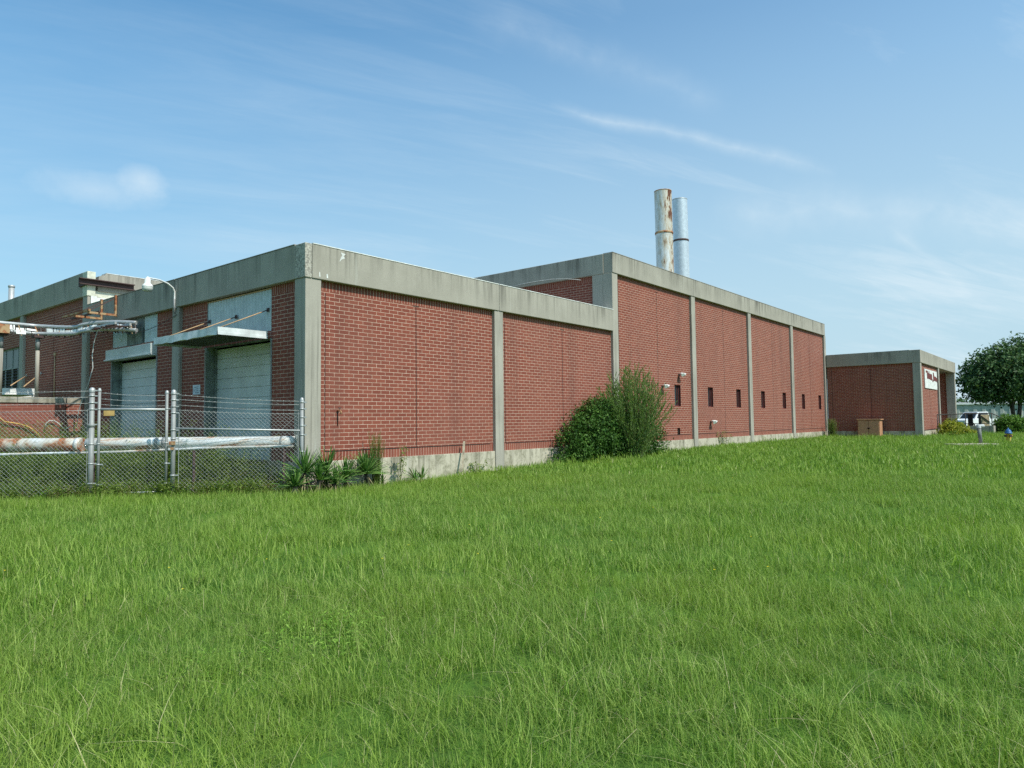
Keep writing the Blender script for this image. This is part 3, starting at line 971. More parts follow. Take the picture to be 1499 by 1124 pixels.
stack('smokestack', 'taller smokestack, rust-streaked pale metal with flaking top rim', 957.5, 982.5, 281, 5.0, M['stack_rust'], (.345, ), .12)
stack('smokestack', 'shorter smokestack, clean silver metal, standing behind the rusted one', 984, 1005.5, 293, 6.6, M['stack'], (.33, ), .12)
# weathered seam on the rusted stack
a = dep(17, 418, 47)
VP = empty('vent_pipe', (a.x, a.y, ZTL - .2))
tag(VP, 'short silver vent pipe on the roof at the far left', 'vent pipe')
mb = MB(); mb.tube([(a.x, a.y, ZTL - .25), (a.x, a.y, a.z)], .17, 16); mb.build('pipe', M['galv'], VP)
mb = MB(); mb.lathe((a.x, a.y, a.z - .02), [(.17, -.12), (.2, -.1), (.2, .0), (.17, .04)], 16); mb.build('collar', M['galv'], VP)

# ------------------------------------------------------------------ fixtures on the walls
def floodlight(p, label):
    root = empty('floodlight', p)
    tag(root, label, 'floodlight', 'white floodlights on the long wall')
    mb = MB(); mb.obox(p + Vector((0, -.02, 0)), (.05, 0, 0), (0, .02, 0), (0, 0, .06)); mb.tube([p + Vector((0, -.03, 0)), p + Vector((0, -.12, .03))], .02, 8)
    mb.tube([p + Vector((-.03, -.012, -.05)), p + Vector((-.03, -.012, -.36))], .010, 6)  # thin dark tube shaped as the lamp's shadow down the wall
    mb.build('bracket', M['darkrail'], root)
    for s in (-1, 1):
        c = p + Vector((s * .09, -.2, .04))
        ax = Vector((s * .35, -.75, -.45)).normalized()
        mb = MB(); mb.tube([c - ax * .09, c - ax * .03, c + ax * .08, c + ax * .1], [.03, .055, .085, .088], 14); mb.tube([p + Vector((0, -.12, .03)), c], .014, 6)
        mb.build('lamp_head', M['white'], root)


for (u, v), lab in zip(((993.5, 549), (969, 566), (1040, 591)),
                       ('white twin floodlight just above the first dark window of the tall block', 'white twin floodlight low beside the top of the big shrub',
                        'white twin floodlight low on the wall under the second window')):
    p = onY(u, v if v != 591 else 618, REC)
    floodlight(p, lab)

p = onY(494, 601, REC)
HB = empty('hose_tap', p)
tag(HB, 'small rusty hose tap on the lit brick wall near the corner column', 'tap')
mb = MB(); mb.tube([p, p + Vector((0, -.1, 0))], .022, 8); mb.tube([p + Vector((0, -.1, 0)), p + Vector((.0, -.14, -.02)), p + Vector((0, -.15, -.09))], .02, 8)
mb.build('spout', M['rust'], HB)
mb = MB(); mb.tube([p + Vector((0, -.09, .02)), p + Vector((0, -.09, .07))], .01, 6); mb.tube([p + Vector((-.045, -.09, .07)), p + Vector((.045, -.09, .07))], .012, 6)
mb.build('handle', M['brownsteel'], HB)
mb = MB(); mb.tube([p + Vector((.0, -.012, -.02)), p + Vector((0, -.012, -.38))], .012, 6); mb.build('drop_tube', M['brownsteel'], HB)  # thin dark tube straight down the wall below the tap

a, b = onX(282.7, 564, REC - .01), onX(293, 577, REC - .01)
NTC = empty('notice', (REC - .02, b.y, b.z))
tag(NTC, 'small white notice on the dark brick left of the nearer dock door', 'notice')
mb = MB(); mb.box(REC - .018, REC - .003, b.y, a.y, b.z, a.z); mb.build('sheet', M['paper'], NTC)
mb = MB()
for k in range(4):
    z = a.z - .06 - k * .055
    mb.box(REC - .0195, REC - .0185, b.y + .08, a.y - .08 - .05 * (k % 2), z - .008, z + .008)
mb.build('text_lines', M['ink'], NTC)

# gooseneck lamp on the facade column
LP = empty('wall_lamp', (0, 6.72, 5.3))
tag(LP, 'white gooseneck lamp with round grey head on the shaded dock facade', 'lamp')
h = onX(216, 414, -1.15)
pt = [Vector((-.06, 6.70, 5.2)), Vector((-.06, 6.70, 5.72)), Vector((-.12, 6.68, 5.83)), Vector((-.3, 6.62, 5.93)), Vector((-.6, 6.5, 5.98)), Vector((h.x + .02, h.y, 5.9))]
pts = []
for i in range(len(pt) - 1):
    for k in range(4): pts.append(pt[i].lerp(pt[i + 1], k / 4))
pts.append(pt[-1])
hz = 5.88
mb = MB(); mb.tube(pts, .024, 10); mb.build('arm', M['white'], LP)
mb = MB(); mb.tube([(-.06, 6.70, 5.05), (-.06, 6.70, 5.5)], .03, 10); mb.obox((-.02, 6.70, 5.25), (.03, 0, 0), (0, .05, 0), (0, 0, .03)); mb.build('mount', M['galv_post'], LP)
hc = (h.x, h.y, hz - .22)
mb = MB(); mb.lathe(hc, [(0, .27), (.03, .27), (.035, .24), (.075, .22), (.08, .08), (.13, .03), (.145, .0), (.145, -.02)], 20); mb.build('lamp_head', M['white'], LP)
mb = MB(); mb.lathe(hc, [(.14, -.02), (.14, -.07), (.125, -.14), (.06, -.16), (0, -.16)], 20); mb.build('lens', M['lens'], LP)

# cable strung along the dock facade and down from the rack
mb = MB()
c0, c1 = Vector((-.03, 6.6, 5.02)), Vector((-.05, 11.2, 4.92))
mb.tube([c0.lerp(c1, k / 10) + Vector((0, 0, -.25 * math.sin(math.pi * k / 10))) for k in range(11)], .009, 5)
o = mb.build('wire', M['darkrail'], origin=c1); tag(o, 'thin dark wire sagging from the lamp column across the corrugated infill', 'wire')
mb = MB()
cp = [(155, 477), (143, 484), (138, 500), (135, 520), (136, 538), (130, 560), (122, 580), (115, 602), (112, 625)]
pts = [onX(u, v, -.75 - .02 * i) for i, (u, v) in enumerate(cp)]
mb.tube(pts, .014, 6)
o = mb.build('hanging_cable', M['cable'], origin=pts[-1]); tag(o, 'pale loose cable hanging from the metal pipe rack down past the fence post', 'cable')

pts = [onX(u, v, TX - .06) for u, v in ((752, 418.5), (770, 414.5), (790, 411), (810, 408.5), (830, 408), (850, 409.8))]
mb = MB(); mb.tube(pts, .011, 6)  # thin pale tube along a bowed line
o = mb.build('pale_arc', M['cable'], origin=pts[-1]); tag(o, 'thin pale curve bowed across the shaded side of the tall block above the low roof', 'cable')

# rusty bracket frame on the low fascia
BR = empty('bracket_frame', (-.03, 11.7, 5.4))
tag(BR, 'rusty angle-iron bracket frame bolted to the concrete parapet above the far dock door', 'bracket')
for y in (11.0, 12.2):
    mb = MB()
    mb.bar((-.07, y, 5.42), (-.07, y, 6.15), .09, .06, up=(1, 0, 0)); mb.build('upright', M['rust'], BR)
    mb = MB(); mb.bar((-.04, y, 5.46), (-.95, y - .02, 5.46), .07, .07); mb.build('arm', M['rust'], BR)
    mb = MB(); mb.bar((-.07, y + .045, 6.05), (-.9, y + .02, 5.52), .035, .035); mb.build('brace', M['brownsteel'], BR)
mb = MB(); mb.bar((-.93, 10.85, 5.53), (-.93, 13.2, 5.53), .07, .06); mb.build('outer_rail', M['rust'], BR)
mb = MB(); mb.bar((-.6, 10.9, 5.52), (-.6, 13.4, 5.52), .05, .05); mb.build('outer_rail', M['brownsteel'], BR)

# ------------------------------------------------------------------ dock retaining wall, pipe rack, posts
DW = empty('dock_wall', (-.6, 13.7, 0))
tag(DW, 'low brick dock wall with concrete coping at far left behind the rusty pipe', 'wall')
mb = MB(); mb.box(-9, -.63, 13.7, 14.0, -.4, 2.5); mb.build('wall', M['brick_painted'], DW)
for k in range(6):
    x1 = -.62 - k * 1.5
    box_part('coping', (x1 - 1.49, x1, 13.66, 14.04, 2.5, 2.70), M['coping'], DW, .012)
mb = MB(); mb.box(-.58, -.0, 13.78, 14.0, -.4, 2.5); mb.build('wall', M['brick'], DW)
box_part('coping', (-.57, -.03, 13.74, 14.04, 2.5, 2.69), M['coping'], DW, .012)

RK = empty('pipe_rack', (-2, 12.6, 2.7))
tag(RK, 'overhead rack of two silver pipes with broken slats between them, carried on posts', 'pipe rack')
zr = 4.95
low = [(-7.5, 13.86), (-2.66, 13.84), (-1.44, 13.84)]
lowr = [Vector((x, y, zr)) for x, y in low] + [onX(u, v, X) for u, v, X in ((106, 488.5, -.98), (121, 485, -.86), (140, 482.3, -.66), (165, 482, -.46), (185, 482.6, -.28), (200, 483.2, -.12))]
upr = [Vector((x + .02, y + .10, zr + .28)) for x, y in low] + [onX(u, v, X) for u, v, X in ((106, 479, -.93), (121, 475.5, -.81), (140, 472.6, -.61), (165, 471.4, -.41), (185, 471.6, -.23), (200, 472.4, -.07))]


def smooth_path(P, k=4):
    out = []
    for i in range(len(P) - 1):
        p0, p1, p2, p3 = P[max(i - 1, 0)], P[i], P[i + 1], P[min(i + 2, len(P) - 1)]
        for j in range(k):
            t = j / k
            out.append(.5 * ((2 * p1) + (p2 - p0) * t + (2 * p0 - 5 * p1 + 4 * p2 - p3) * t * t + (3 * p1 - p0 - 3 * p2 + p3) * t ** 3))
    return out + [P[-1]]


lowr, upr = smooth_path(lowr), smooth_path(upr)
for ln in (lowr, upr):
    mb = MB(); mb.tube(ln, .066, 12); mb.build('pipe', M['galv'], RK)


def along(ln, t):
    L = [0.0]
    for a_, b_ in zip(ln[:-1], ln[1:]): L.append(L[-1] + (b_ - a_).length)
    d_ = t * L[-1]
    for i in range(len(ln) - 1):
        if d_ <= L[i + 1] or i == len(ln) - 2:
            return ln[i].lerp(ln[i + 1], (d_ - L[i]) / max(1e-6, L[i + 1] - L[i]))


rr = random.Random(5)
for k in range(44):
    t = .30 + .69 * k / 43
    a, b = along(upr, t), along(lowr, t + rr.uniform(.0, .018))
    mb = MB(); mb.bar(a + Vector((0, -.09, -.03)), b + Vector((0, -.09, -.13)), .03, .02); mb.build('slat', M['darkrail'] if k % 3 else M['rust'], RK)
for k in range(22):
    t = .30 + .68 * k / 22
    a, b = along(upr, t), along(upr, t + .028)
    c, d = along(lowr, t + .028), along(lowr, t)
    f0, f1 = rr.uniform(.2, .5), rr.uniform(.62, 1.3)
    if rr.random() < .2: continue
    mb = MB()
    o_ = Vector((0, -.075, 0))
    P = [a.lerp(d, f0) + o_, b.lerp(c, f0 + rr.uniform(-.1, .15)) + o_, b.lerp(c, f1 + rr.uniform(-.15, .1)) + o_, a.lerp(d, f1) + o_]
    q_ = Vector((0, .012, 0))
    mb.face(P); mb.face([p + q_ for p in P][::-1])
    for i in range(4): mb.face([P[i], P[i] + q_, P[(i + 1) % 4] + q_, P[(i + 1) % 4]])
    mb.build('panel', M['white'], RK)
# slatted deck by the facade, added to cast a ragged shadow on the dock wall
for k in range(9):
    y = 9.4 + k * .19
    mb = MB(); mb.bar((-.85 + rr.uniform(-.1, .1), y, zr - .06), (-.02, y + rr.uniform(-.1, .1), zr - .05), .10, .02); mb.build('slat', M['brownsteel'], RK)
for x_ in (-.75, -.3):
    mb = MB(); mb.bar((x_, 9.2, zr), (x_, 11.3, zr), .06, .08); mb.build('shadow_deck_beam', M['galv'], RK)
for u, xx in ((62, -1.50), (1, -2.58)):
    mb = MB(); mb.tube([(xx, 13.84, 2.66), (xx, 13.84, 4.35)], .062, 12); mb.tube([(xx, 13.84, 4.35), (xx, 13.84, zr - .08)], .066, 12, 1)
    mb.build('post', [M['con_col'], M['galv_post']], RK)
    mb = MB(); mb.box(xx - .16, xx + .16, 13.66, 13.98, zr - .16, zr - .08); mb.build('cross_beam', M['brownsteel'], RK)
mb = MB(); mb.box(-2.75, -2.42, 13.55, 13.75, zr - .1, zr + .2); mb.build('junction_box', M['rust'], RK)

hp = [(0, 612), (6, 617), (18, 619), (30, 621), (42, 625), (50, 630), (56, 636), (62, 645)]
pts = [onY(u, v, 13.6) for u, v in hp]; pts = [pts[0] + (pts[0] - pts[1]) * 6] + pts
mb = MB(); mb.tube(pts, .028, 6); o = mb.build('hose', M['rope'], origin=pts[-1]); tag(o, 'yellow hose draped down the sunlit dock wall', 'hose')
hp = [(66, 625), (68, 619), (73, 615.5), (80, 616), (86, 620), (92, 626), (97, 628), (104, 624)]
pts = [onY(u, v, 13.6) for u, v in hp]
mb = MB(); mb.tube(pts, .02, 6); o = mb.build('hose', M['cable'], origin=pts[-1]); tag(o, 'white hose looping against the dock wall left of the fence gate', 'hose')

# ------------------------------------------------------------------ pipes behind the fence
def pipe_thing(name, label, p0, p1, r, mat, bands=(), flange=None):
    root = empty(name, (p0 + p1) / 2)
    tag(root, label, 'pipe')
    d = (p1 - p0).normalized()
    mb = MB(); n = 12
    mb.tube([p0.lerp(p1, k / n) for k in range(n + 1)], r, 20); mb.build('barrel', mat, root)
    for t, w_, k_, m in bands:
        c = p0.lerp(p1, t); mb = MB(); mb.tube([c - d * w_ / 2, c + d * w_ / 2], r * k_, 20); mb.build('band', m, root)
    if flange:
        mb = MB(); mb.tube([p1, p1 + d * .05], r * 1.25, 20); mb.build('flange', flange, root)


pipe_thing('steam_pipe', 'fat white pipe with flaking rust patches at far left behind the fence', dep(-140, 652.5, 17.4), dep(121, 650.8, 17.2), .165, M['pipe_rust'], [(.98, .1, 1.04, M['pipe'])])
pipe_thing('steam_pipe', 'long white pipe with dark bands running behind the gate to the corner column', dep(128, 649.8, 17.05), dep(434, 646.6, 17.3), .142, M['pipe'],
           [(.06, .05, 1.03, M['galv_post']), (.335, .08, 1.04, M['galv_post']), (.37, .1, 1.03, M['galv_post']), (.93, .05, 1.04, M['galv_post'])], M['jamb'])
a, b = dep(-60, 668, 16.95), dep(430, 652.5, 17.1)
root = empty('conduit_pipe', (a + b) / 2); tag(root, 'thin pale pipe running just below the fat white pipe behind the fence', 'pipe')
mb = MB(); mb.tube([a.lerp(b, k / 10) + Vector((0, 0, .012 * math.sin(k))) for k in range(11)], .033, 10); mb.build('barrel', M['pipe'], root)
for t in (.1, .4, .7, .97):
    c = a.lerp(b, t); mb = MB(); mb.box(c.x - .03, c.x + .03, c.y - .02, c.y + .02, -.2, c.z - .03); mb.build('stand', M['brownsteel'], root)

# ------------------------------------------------------------------ chain-link fence and gate
FL, FA, FB, FC = Vector((-7.6, 6.55, -.05)), Vector((-3.62, 3.05, 0)), Vector((-2.32, 1.82, 0)), Vector((-.14, -.08, 0))


def chainlink(name, p0, p1, z0, z1a, z1b, parent, s=.068, r=.0023):
    d = Vector((p1.x - p0.x, p1.y - p0.y, 0)); L = d.length; d.normalize()
    nrm = Vector((-d.y, d.x, 0))
    V, Qs = [], []
    H = max(z1a, z1b) - z0

    def seg(a, b, off):
        # a,b: (s,z) in panel space, clipped to the panel; sloped top
        pa = p0 + d * a[0]; pb = p0 + d * b[0]
        A = Vector((pa.x, pa.y, a[1])) + nrm * off; Bv = Vector((pb.x, pb.y, b[1])) + nrm * off
        t = (Bv - A).normalized(); o1 = t.cross(nrm).normalized() * r; o2 = nrm * r
        n = len(V)
        for P in (A, Bv):
            V.extend([P + o1, P - o1 * .5 + o2 * .87, P - o1 * .5 - o2 * .87])
        for k in range(3): Qs.append((n + k, n + (k + 1) % 3, n + 3 + (k + 1) % 3, n + 3 + k))

    for sg in (1, -1):
        k0 = -H if sg == 1 else 0
        c = k0
        while c < L + (H if sg == -1 else 0):
            # line: z - z0 = sg*(x - c)
            xs = []
            xa, xb = (c, c + H) if sg == 1 else (c - H, c)
            xa2, xb2 = max(0, xa), min(L, xb)
            if xb2 - xa2 > .02:
                za, zb = z0 + sg * (xa2 - c), z0 + sg * (xb2 - c)
                top = lambda x: z1a + (z1b - z1a) * x / L
                if za > top(xa2): za = top(xa2)
                if zb > top(xb2):
                    zb = top(xb2)
                seg((xa2, za), (xb2, zb), .003 * sg)
            c += s * 1.414
    me = arr_mesh(name, np.array([tuple(v) for v in V]), np.array(Qs), M['galv_wire'])
    return link(name, me, parent)


def post(parent, p, z1, r, name='post'):
    mb = MB(); mb.tube([(p.x, p.y, -.3), (p.x, p.y, z1 - .03)], r, 14)
    o = mb.build(name, M['galv_post'], parent)
    mb = MB(); mb.lathe((p.x, p.y, z1 - .03), [(r * 1.18, -.05), (r * 1.18, 0), (r * 1.0, .035), (r * .55, .06), (0, .068)], 14); mb.build('cap', M['galv'], o)
    return o


def bands(parent, p, zs, r):
    for z in zs:
        mb = MB(); mb.lathe((p.x, p.y, z), [(r, -.014), (r * 1.22, -.014), (r * 1.22, .014), (r, .014)], 12)
        dd = (FB - FA).normalized()
        mb.bar(Vector((p.x, p.y, z)), Vector((p.x, p.y, z)) - Vector((dd.x, dd.y, 0)) * .0 + Vector((dd.x, dd.y, 0)) * (r + .07), .012, .028)
        mb.build('band', M['galv'], parent)


def wires(parent, pa, pb, zs):
    for za, zb in zs:
        n = 10
        A, Bv = Vector((pa.x, pa.y, za)), Vector((pb.x, pb.y, zb))
        mb = MB()
        mb.tube([A.lerp(Bv, k / n) + Vector((0, 0, -.03 * math.sin(math.pi * k / n))) for k in range(n + 1)], .0045, 5)
        L = (Bv - A).length
        for k in range(1, int(L / .13)):
            c = A.lerp(Bv, k * .13 / L) + Vector((0, 0, -.03 * math.sin(math.pi * k * .13 / L)))
            mb.tube([c + Vector((.012, .0, .018)), c - Vector((.012, 0, .018))], .0025, 3); mb.tube([c + Vector((-.012, .0, .018)), c - Vector((-.012, 0, .018))], .0025, 3)
        mb.build('barbed_wire', M['galv_wire'], parent)


dF = (FB - FA); dF.z = 0; dF.normalize()
# left run
F1 = empty('chain_link_fence', FA)
tag(F1, 'chain-link fence run left of the gate, with thick terminal post and barbed wire', 'fence', 'chain-link fence runs')
pA = post(F1, FA, 2.52, .055); bands(F1, FA, (.35, .8, 1.25, 1.7, 2.05, 2.2, 2.36, 2.48), .055)
p2 = FL
post(F1, p2, 2.5, .045)
chainlink('mesh', FL, FA - dF * .09, .08, 2.0, 2.03, F1)
mb = MB(); q = FA - dF * .09; mb.bar((q.x, q.y, .05), (q.x, q.y, 2.05), .02, .008, up=(1, 0, 0)); mb.build('tension_bar', M['galv'], F1)
wires(F1, FL, FA, ((2.46, 2.47), (2.31, 2.33), (2.17, 2.19), (2.02, 2.03)))
# sleeve on post A
mb = MB(); mb.tube([(FA.x, FA.y, -.1), (FA.x, FA.y, 1.65)], .06, 14); mb.lathe((FA.x, FA.y, 1.68), [(.062, -.04), (.075, -.03), (.075, .03), (.06, .04)], 14); mb.build('sleeve', M['galv_post'], F1)
# gate
GT = empty('chain_link_gate', FA + dF * .16)
tag(GT, 'closed single-leaf chain-link gate with tan plate on its top rail', 'gate')
gl, gr = FA + dF * .16, FB - dF * .15
for p, z1 in ((gl, 2.49), (gr, 2.43)):
    mb = MB(); mb.tube([(p.x, p.y, .06), (p.x, p.y, z1)], .032, 12); o = mb.build('frame_upright', M['galv_post'], GT)
    mb = MB(); mb.lathe((p.x, p.y, z1), [(.04, -.03), (.04, .0), (.03, .035), (0, .05)], 12); mb.build('cap', M['galv'], o)
    bands(GT, p, (.32, .78, 1.25, 2.05), .032)
for za, zb in ((2.05, 2.03), (.12, .12)):
    mb = MB(); mb.tube([(gl.x, gl.y, za), (gr.x, gr.y, zb)], .028, 10); mb.build('frame_rail', M['galv'], GT)
chainlink('mesh', gl + dF * .05, gr - dF * .05, .12, 2.04, 2.03, GT)
wires(GT, gl, gr, ((2.43, 2.36), (2.29, 2.24), (2.16, 2.12)))
q = gl + dF * .13 + Vector((dF.y, -dF.x, 0)) * .02
mb = MB(); c = Vector((q.x, q.y, 1.955)) + dF * .0
mb.obox(c + dF * .1 - Vector((-dF.y, dF.x, 0)) * .02, dF * .115, Vector((-dF.y, dF.x, 0)) * .006, (0, 0, .06)); mb.build('plate', M['tanplate'], GT)
mb = MB(); c = FB + Vector((0, 0, 1.25)); mb.obox(c + Vector((dF.y, -dF.x, 0)) * .07, dF * .06, Vector((-dF.y, dF.x, 0)) * .04, (0, 0, .04)); mb.obox(c + Vector((dF.y, -dF.x, -.12)) * 1.0 * .07 + Vector((0, 0, -.12)), dF * .03, Vector((-dF.y, dF.x, 0)) * .03, (0, 0, .03))
mb.build('latch', M['rust'], GT)
# right run
F2 = empty('chain_link_fence', FB)
tag(F2, 'chain-link fence run between the gate and the corner column, with a mid rail', 'fence', 'chain-link fence runs')
dR = (FC - FB); dR.z = 0; dR.normalize()
post(F2, FB, 2.46, .05); post(F2, FC, 2.26, .042)
bands(F2, FB, (.5, 1.35, 1.55, 1.95, 2.1, 2.25, 2.4), .05); bands(F2, FC, (1.0, 1.4, 1.62, 1.82, 2.02, 2.18), .042)
chainlink('mesh', FB + dR * .12, FC - dR * .08, .08, 2.02, 1.9, F2)
mb = MB(); mb.tube([(FB.x, FB.y, 1.59), (FC.x, FC.y, 1.50)], .022, 10); mb.build('rail', M['galv'], F2)
for p in (FB + dR * .12, FC - dR * .08):
    mb = MB(); mb.bar((p.x, p.y, .08), (p.x, p.y, 1.95), .02, .008, up=(1, 0, 0)); mb.build('tension_bar', M['galv'], F2)
wires(F2, FB, FC, ((2.38, 2.2), (2.27, 2.12), (2.14, 1.98), (2.02, 1.9)))

# ------------------------------------------------------------------ foliage helpers
def leaf_mesh(name, C, D, N, length, width, mat, tint, bend=.15):
    """C centres, D leaf directions, N approximate normals, arrays (n,3)"""
    D = D / np.linalg.norm(D, axis=1, keepdims=True)
    S = np.cross(D, N); S /= (np.linalg.norm(S, axis=1, keepdims=True) + 1e-9)
    U = np.cross(S, D)
    L = np.asarray(length).reshape(-1, 1); Wd_ = np.asarray(width).reshape(-1, 1)
    a = C - D * L * .5; b = C + S * Wd_ * .5 + U * L * bend * .3; c = C + D * L * .5 - U * L * bend; d = C - S * Wd_ * .5 + U * L * bend * .3
    V = np.stack([a, b, c, d], 1).reshape(-1, 3)
    Q_ = np.arange(len(C) * 4).reshape(-1, 4)
    return arr_mesh(name, V, Q_, mat, tint)


def rdir(n):
    v = RNG.normal(size=(n, 3))
    return v / np.linalg.norm(v, axis=1, keepdims=True)


def blob_points(lobes, n_clumps, per, sig, shell=.75):
    """leaf clumps spread through a union of ellipsoid lobes"""
    vol = np.array([l[3] * l[4] * l[5] for l in lobes]); pk = RNG.choice(len(lobes), n_clumps, p=vol / vol.sum())
    L = np.array(lobes)[pk]
    u = rdir(n_clumps); rr_ = (shell + (1 - shell) * RNG.random(n_clumps) ** .5) * np.where(RNG.random(n_clumps) < .25, RNG.random(n_clumps), 1)
    cc = L[:, :3] + u * L[:, 3:6] * rr_[:, None]
    P = np.repeat(cc, per, 0) + RNG.normal(size=(n_clumps * per, 3)) * sig
    ct = np.repeat(RNG.random(n_clumps), per)
    out = np.repeat(u, per, 0)
    return P, out, ct


def shrub(name, label, cat, lobes, n, per, sig, ll, lw, mat, base, zmin, group=None, stems=10, leafname='foliage', shell=.75):
    root = empty(name, base); tag(root, label, cat, group)
    P, out, ct = blob_points(lobes, n, per, sig, shell)
    k = P[:, 2] > zmin
    P, out, ct = P[k], out[k], ct[k]
    m = len(P)
    D = rdir(m) * .8 + out * .5 + np.array([0, 0, -.1])
    N = out * .7 + rdir(m) * .7 + np.array([0, 0, .5])
    t = np.clip(.45 * ct + .55 * RNG.random(m), 0, 1)
    me = leaf_mesh(leafname, P, D, N, ll * (.7 + .6 * RNG.random(m)), lw * (.7 + .6 * RNG.random(m)), mat, t)
    link(leafname, me, root)
    mb = MB()
    b = Vector(base)
    for _ in range(stems):
        l = lobes[random.randrange(len(lobes))]
        tip = Vector((l[0] + random.uniform(-.6, .6) * l[3], l[1] + random.uniform(-.6, .6) * l[4], l[2] + random.uniform(.0, .7) * l[5]))
        s0 = b + Vector((random.uniform(-.25, .25), random.uniform(-.15, .15), -.1))
        md = s0.lerp(tip, .5) + Vector((random.uniform(-.1, .1), random.uniform(-.1, .1), .1))
        mb.tube([s0, md, tip], [.03, .02, .008], 6)
    mb.build('stems', M['bark'], root)
    return root


# big dark shrub against the long wall
gz = 0.05
shrub('evergreen_shrub', 'broad dark evergreen shrub growing against the lit brick wall', 'shrub',
      [(11.45, -.6, 1.05, 1.05, .75, 1.05), (12.3, -.6, 1.45, 1.1, .8, 1.1), (10.6, -.55, .7, .7, .6, .75), (10.1, -.45, .25, .55, .45, .35), (12.7, -.65, 1.35, 1.5, .8, 1.15), (13.9, -.7, 1.0, 1.6, .85, 1.1), (15.3, -.75, .8, 1.4, .8, .85), (10.95, -.5, .35, .75, .55, .4), (16.2, -.7, .4, .75, .6, .45), (12.2, -.5, 1.9, .8, .5, .55)],
      1950, 16, .115, .09, .052, M['leaf_dark'], (13.2, -.6, gz), .02, stems=22, shell=.6)

# feathery tall bush growing through it
FB_ = empty('feathery_bush', (13.9, -1.25, gz))
tag(FB_, 'tall feathery willow-like bush growing up through the dark evergreen shrub', 'bush')
mb = MB(); C, D, N = [], [], []
rr = random.Random(21)
for s in range(190):
    az = rr.uniform(0, 2 * math.pi); sp = rr.uniform(.1, 1.0) ** .8
    hgt = 3.62 - 1.45 * sp ** 1.8 + rr.uniform(-.35, .25)
    r_ = 2.2 * sp
    b0 = Vector((13.7 + .25 * math.cos(az), -1.25 + .15 * math.sin(az), 0))
    tip = Vector((13.7 + r_ * math.cos(az), -1.25 + .62 * r_ * math.sin(az), hgt))
    pts = []
    for k in range(9):
        t = k / 8
        p = b0.lerp(tip, t); q_ = b0 + Vector((0, 0, hgt * t))
        pts.append(p.lerp(q_, .45 * (1 - t)) + Vector((rr.uniform(-.03, .03), rr.uniform(-.03, .03), 0)))
    mb.tube(pts, [.014 - .012 * k / 8 for k in range(9)], 4)
    for k in range(18):
        t = .1 + .9 * (k + rr.random()) / 18
        i = min(int(t * 8), 7)
        p = pts[i].lerp(pts[i + 1], t * 8 - i)
        dr = (pts[i + 1] - pts[i]).normalized()
        bd = (dr + Vector((rr.uniform(-1, 1), rr.uniform(-1, 1), rr.uniform(-.2, .7))) * .75).normalized()
        bl = rr.uniform(.18, .42) * (1.15 - .5 * t)
        for j in range(13):
            f = (j + 1) / 13
            C.append(p + bd * bl * f); D.append(bd + Vector((rr.uniform(-1, 1), rr.uniform(-1, 1), rr.uniform(-.6, 1))) * .8); N.append(Vector((rr.uniform(-1, 1), rr.uniform(-1, 1), 1)))
mb.build('stems', M['stem'], FB_)
C, D, N = (np.array([tuple(x) for x in a]) for a in (C, D, N))
ti = np.clip(RNG.random(len(C)) * .7 + .35 * RNG.random(1), 0, 1)
link('foliage', leaf_mesh('foliage', C, D, N, .085 * (.7 + .6 * RNG.random(len(C))), .023 * np.ones(len(C)), M['leaf_willow'], ti), FB_)


def yucca(base, heads, label, R=.70, n=72, dead=10):
    root = empty('yucca', base); tag(root, label, 'yucca', 'yuccas at the foot of the wall')
    V, Q_, mi, ti = [], [], [], []
    for hx, hy, hz_, sc in heads:
        o = Vector(base) + Vector((hx, hy, hz_))
        for k in range(int(n * sc) + dead):
            dd_ = k >= int(n * sc)
            az = random.uniform(0, 2 * math.pi)
            el = random.uniform(.05, 1.5) if not dd_ else random.uniform(-1.2, -.5)
            L = R * sc * random.uniform(.75, 1.1) * (.75 if dd_ else 1)
            d = Vector((math.cos(az) * math.cos(el), math.sin(az) * math.cos(el), math.sin(el)))
            s = Vector((-math.sin(az), math.cos(az), 0))
            u = s.cross(d)
            wd = .019 * random.uniform(.8, 1.2)
            prev = None
            for j in range(4):
                t = j / 3
                p = o + d * L * t - Vector((0, 0, .10 * L * t * t))
                ww = wd * (.6, 1, .8, .08)[j]
                n0 = len(V)
                V += [p - s * ww + u * .006, p - u * .003, p + s * ww + u * .006]
                if prev is not None:
                    Q_ += [(prev, prev + 1, n0 + 1, n0), (prev + 1, prev + 2, n0 + 2, n0 + 1)]; mi += [1 if dd_ else 0] * 2
                    r_ = random.random(); ti += [r_, r_]
                prev = n0
    me = arr_mesh('leaves', np.array([tuple(v) for v in V]), np.array(Q_), [M['leaf_yucca'], M['leaf_dead']], ti, mi)
    link('leaves', me, root)
    mb = MB()
    for hx, hy, hz_, sc in heads:
        b = Vector(base)
        mb.tube([b + Vector((hx * .8, hy * .8, -.1)), b + Vector((hx, hy, hz_))], [.05, .04], 8)
    mb.build('trunk', M['bark'], root)


yucca((.05, -.35, .02), [(-.28, .0, .48, 1.0), (.33, .02, .46, .95), (-.62, -.1, .2, .75), (.02, -.15, .3, .8), (.42, -.2, .2, .7)], 'largest spiky yucca clump, in front of the corner column and fence end post')
yucca((1.02, -.25, .02), [(0, 0, .28, .85)], 'smaller spiky yucca just right of the corner column', n=75)
yucca((1.62, -.3, .02), [(0, 0, .34, 1.0)], 'round spiky yucca, second to the right of the corner column', n=110)
yucca((2.25, -.2, .02), [(0, 0, .1, .5)], 'tiny yucca sprout under the tall thin weed', n=26, dead=3)
yucca((3.45, -.3, .02), [(-.12, 0, .1, .62), (.12, 0, .1, .6)], 'low flat yucca sprout against the bare plinth', n=26, dead=4)


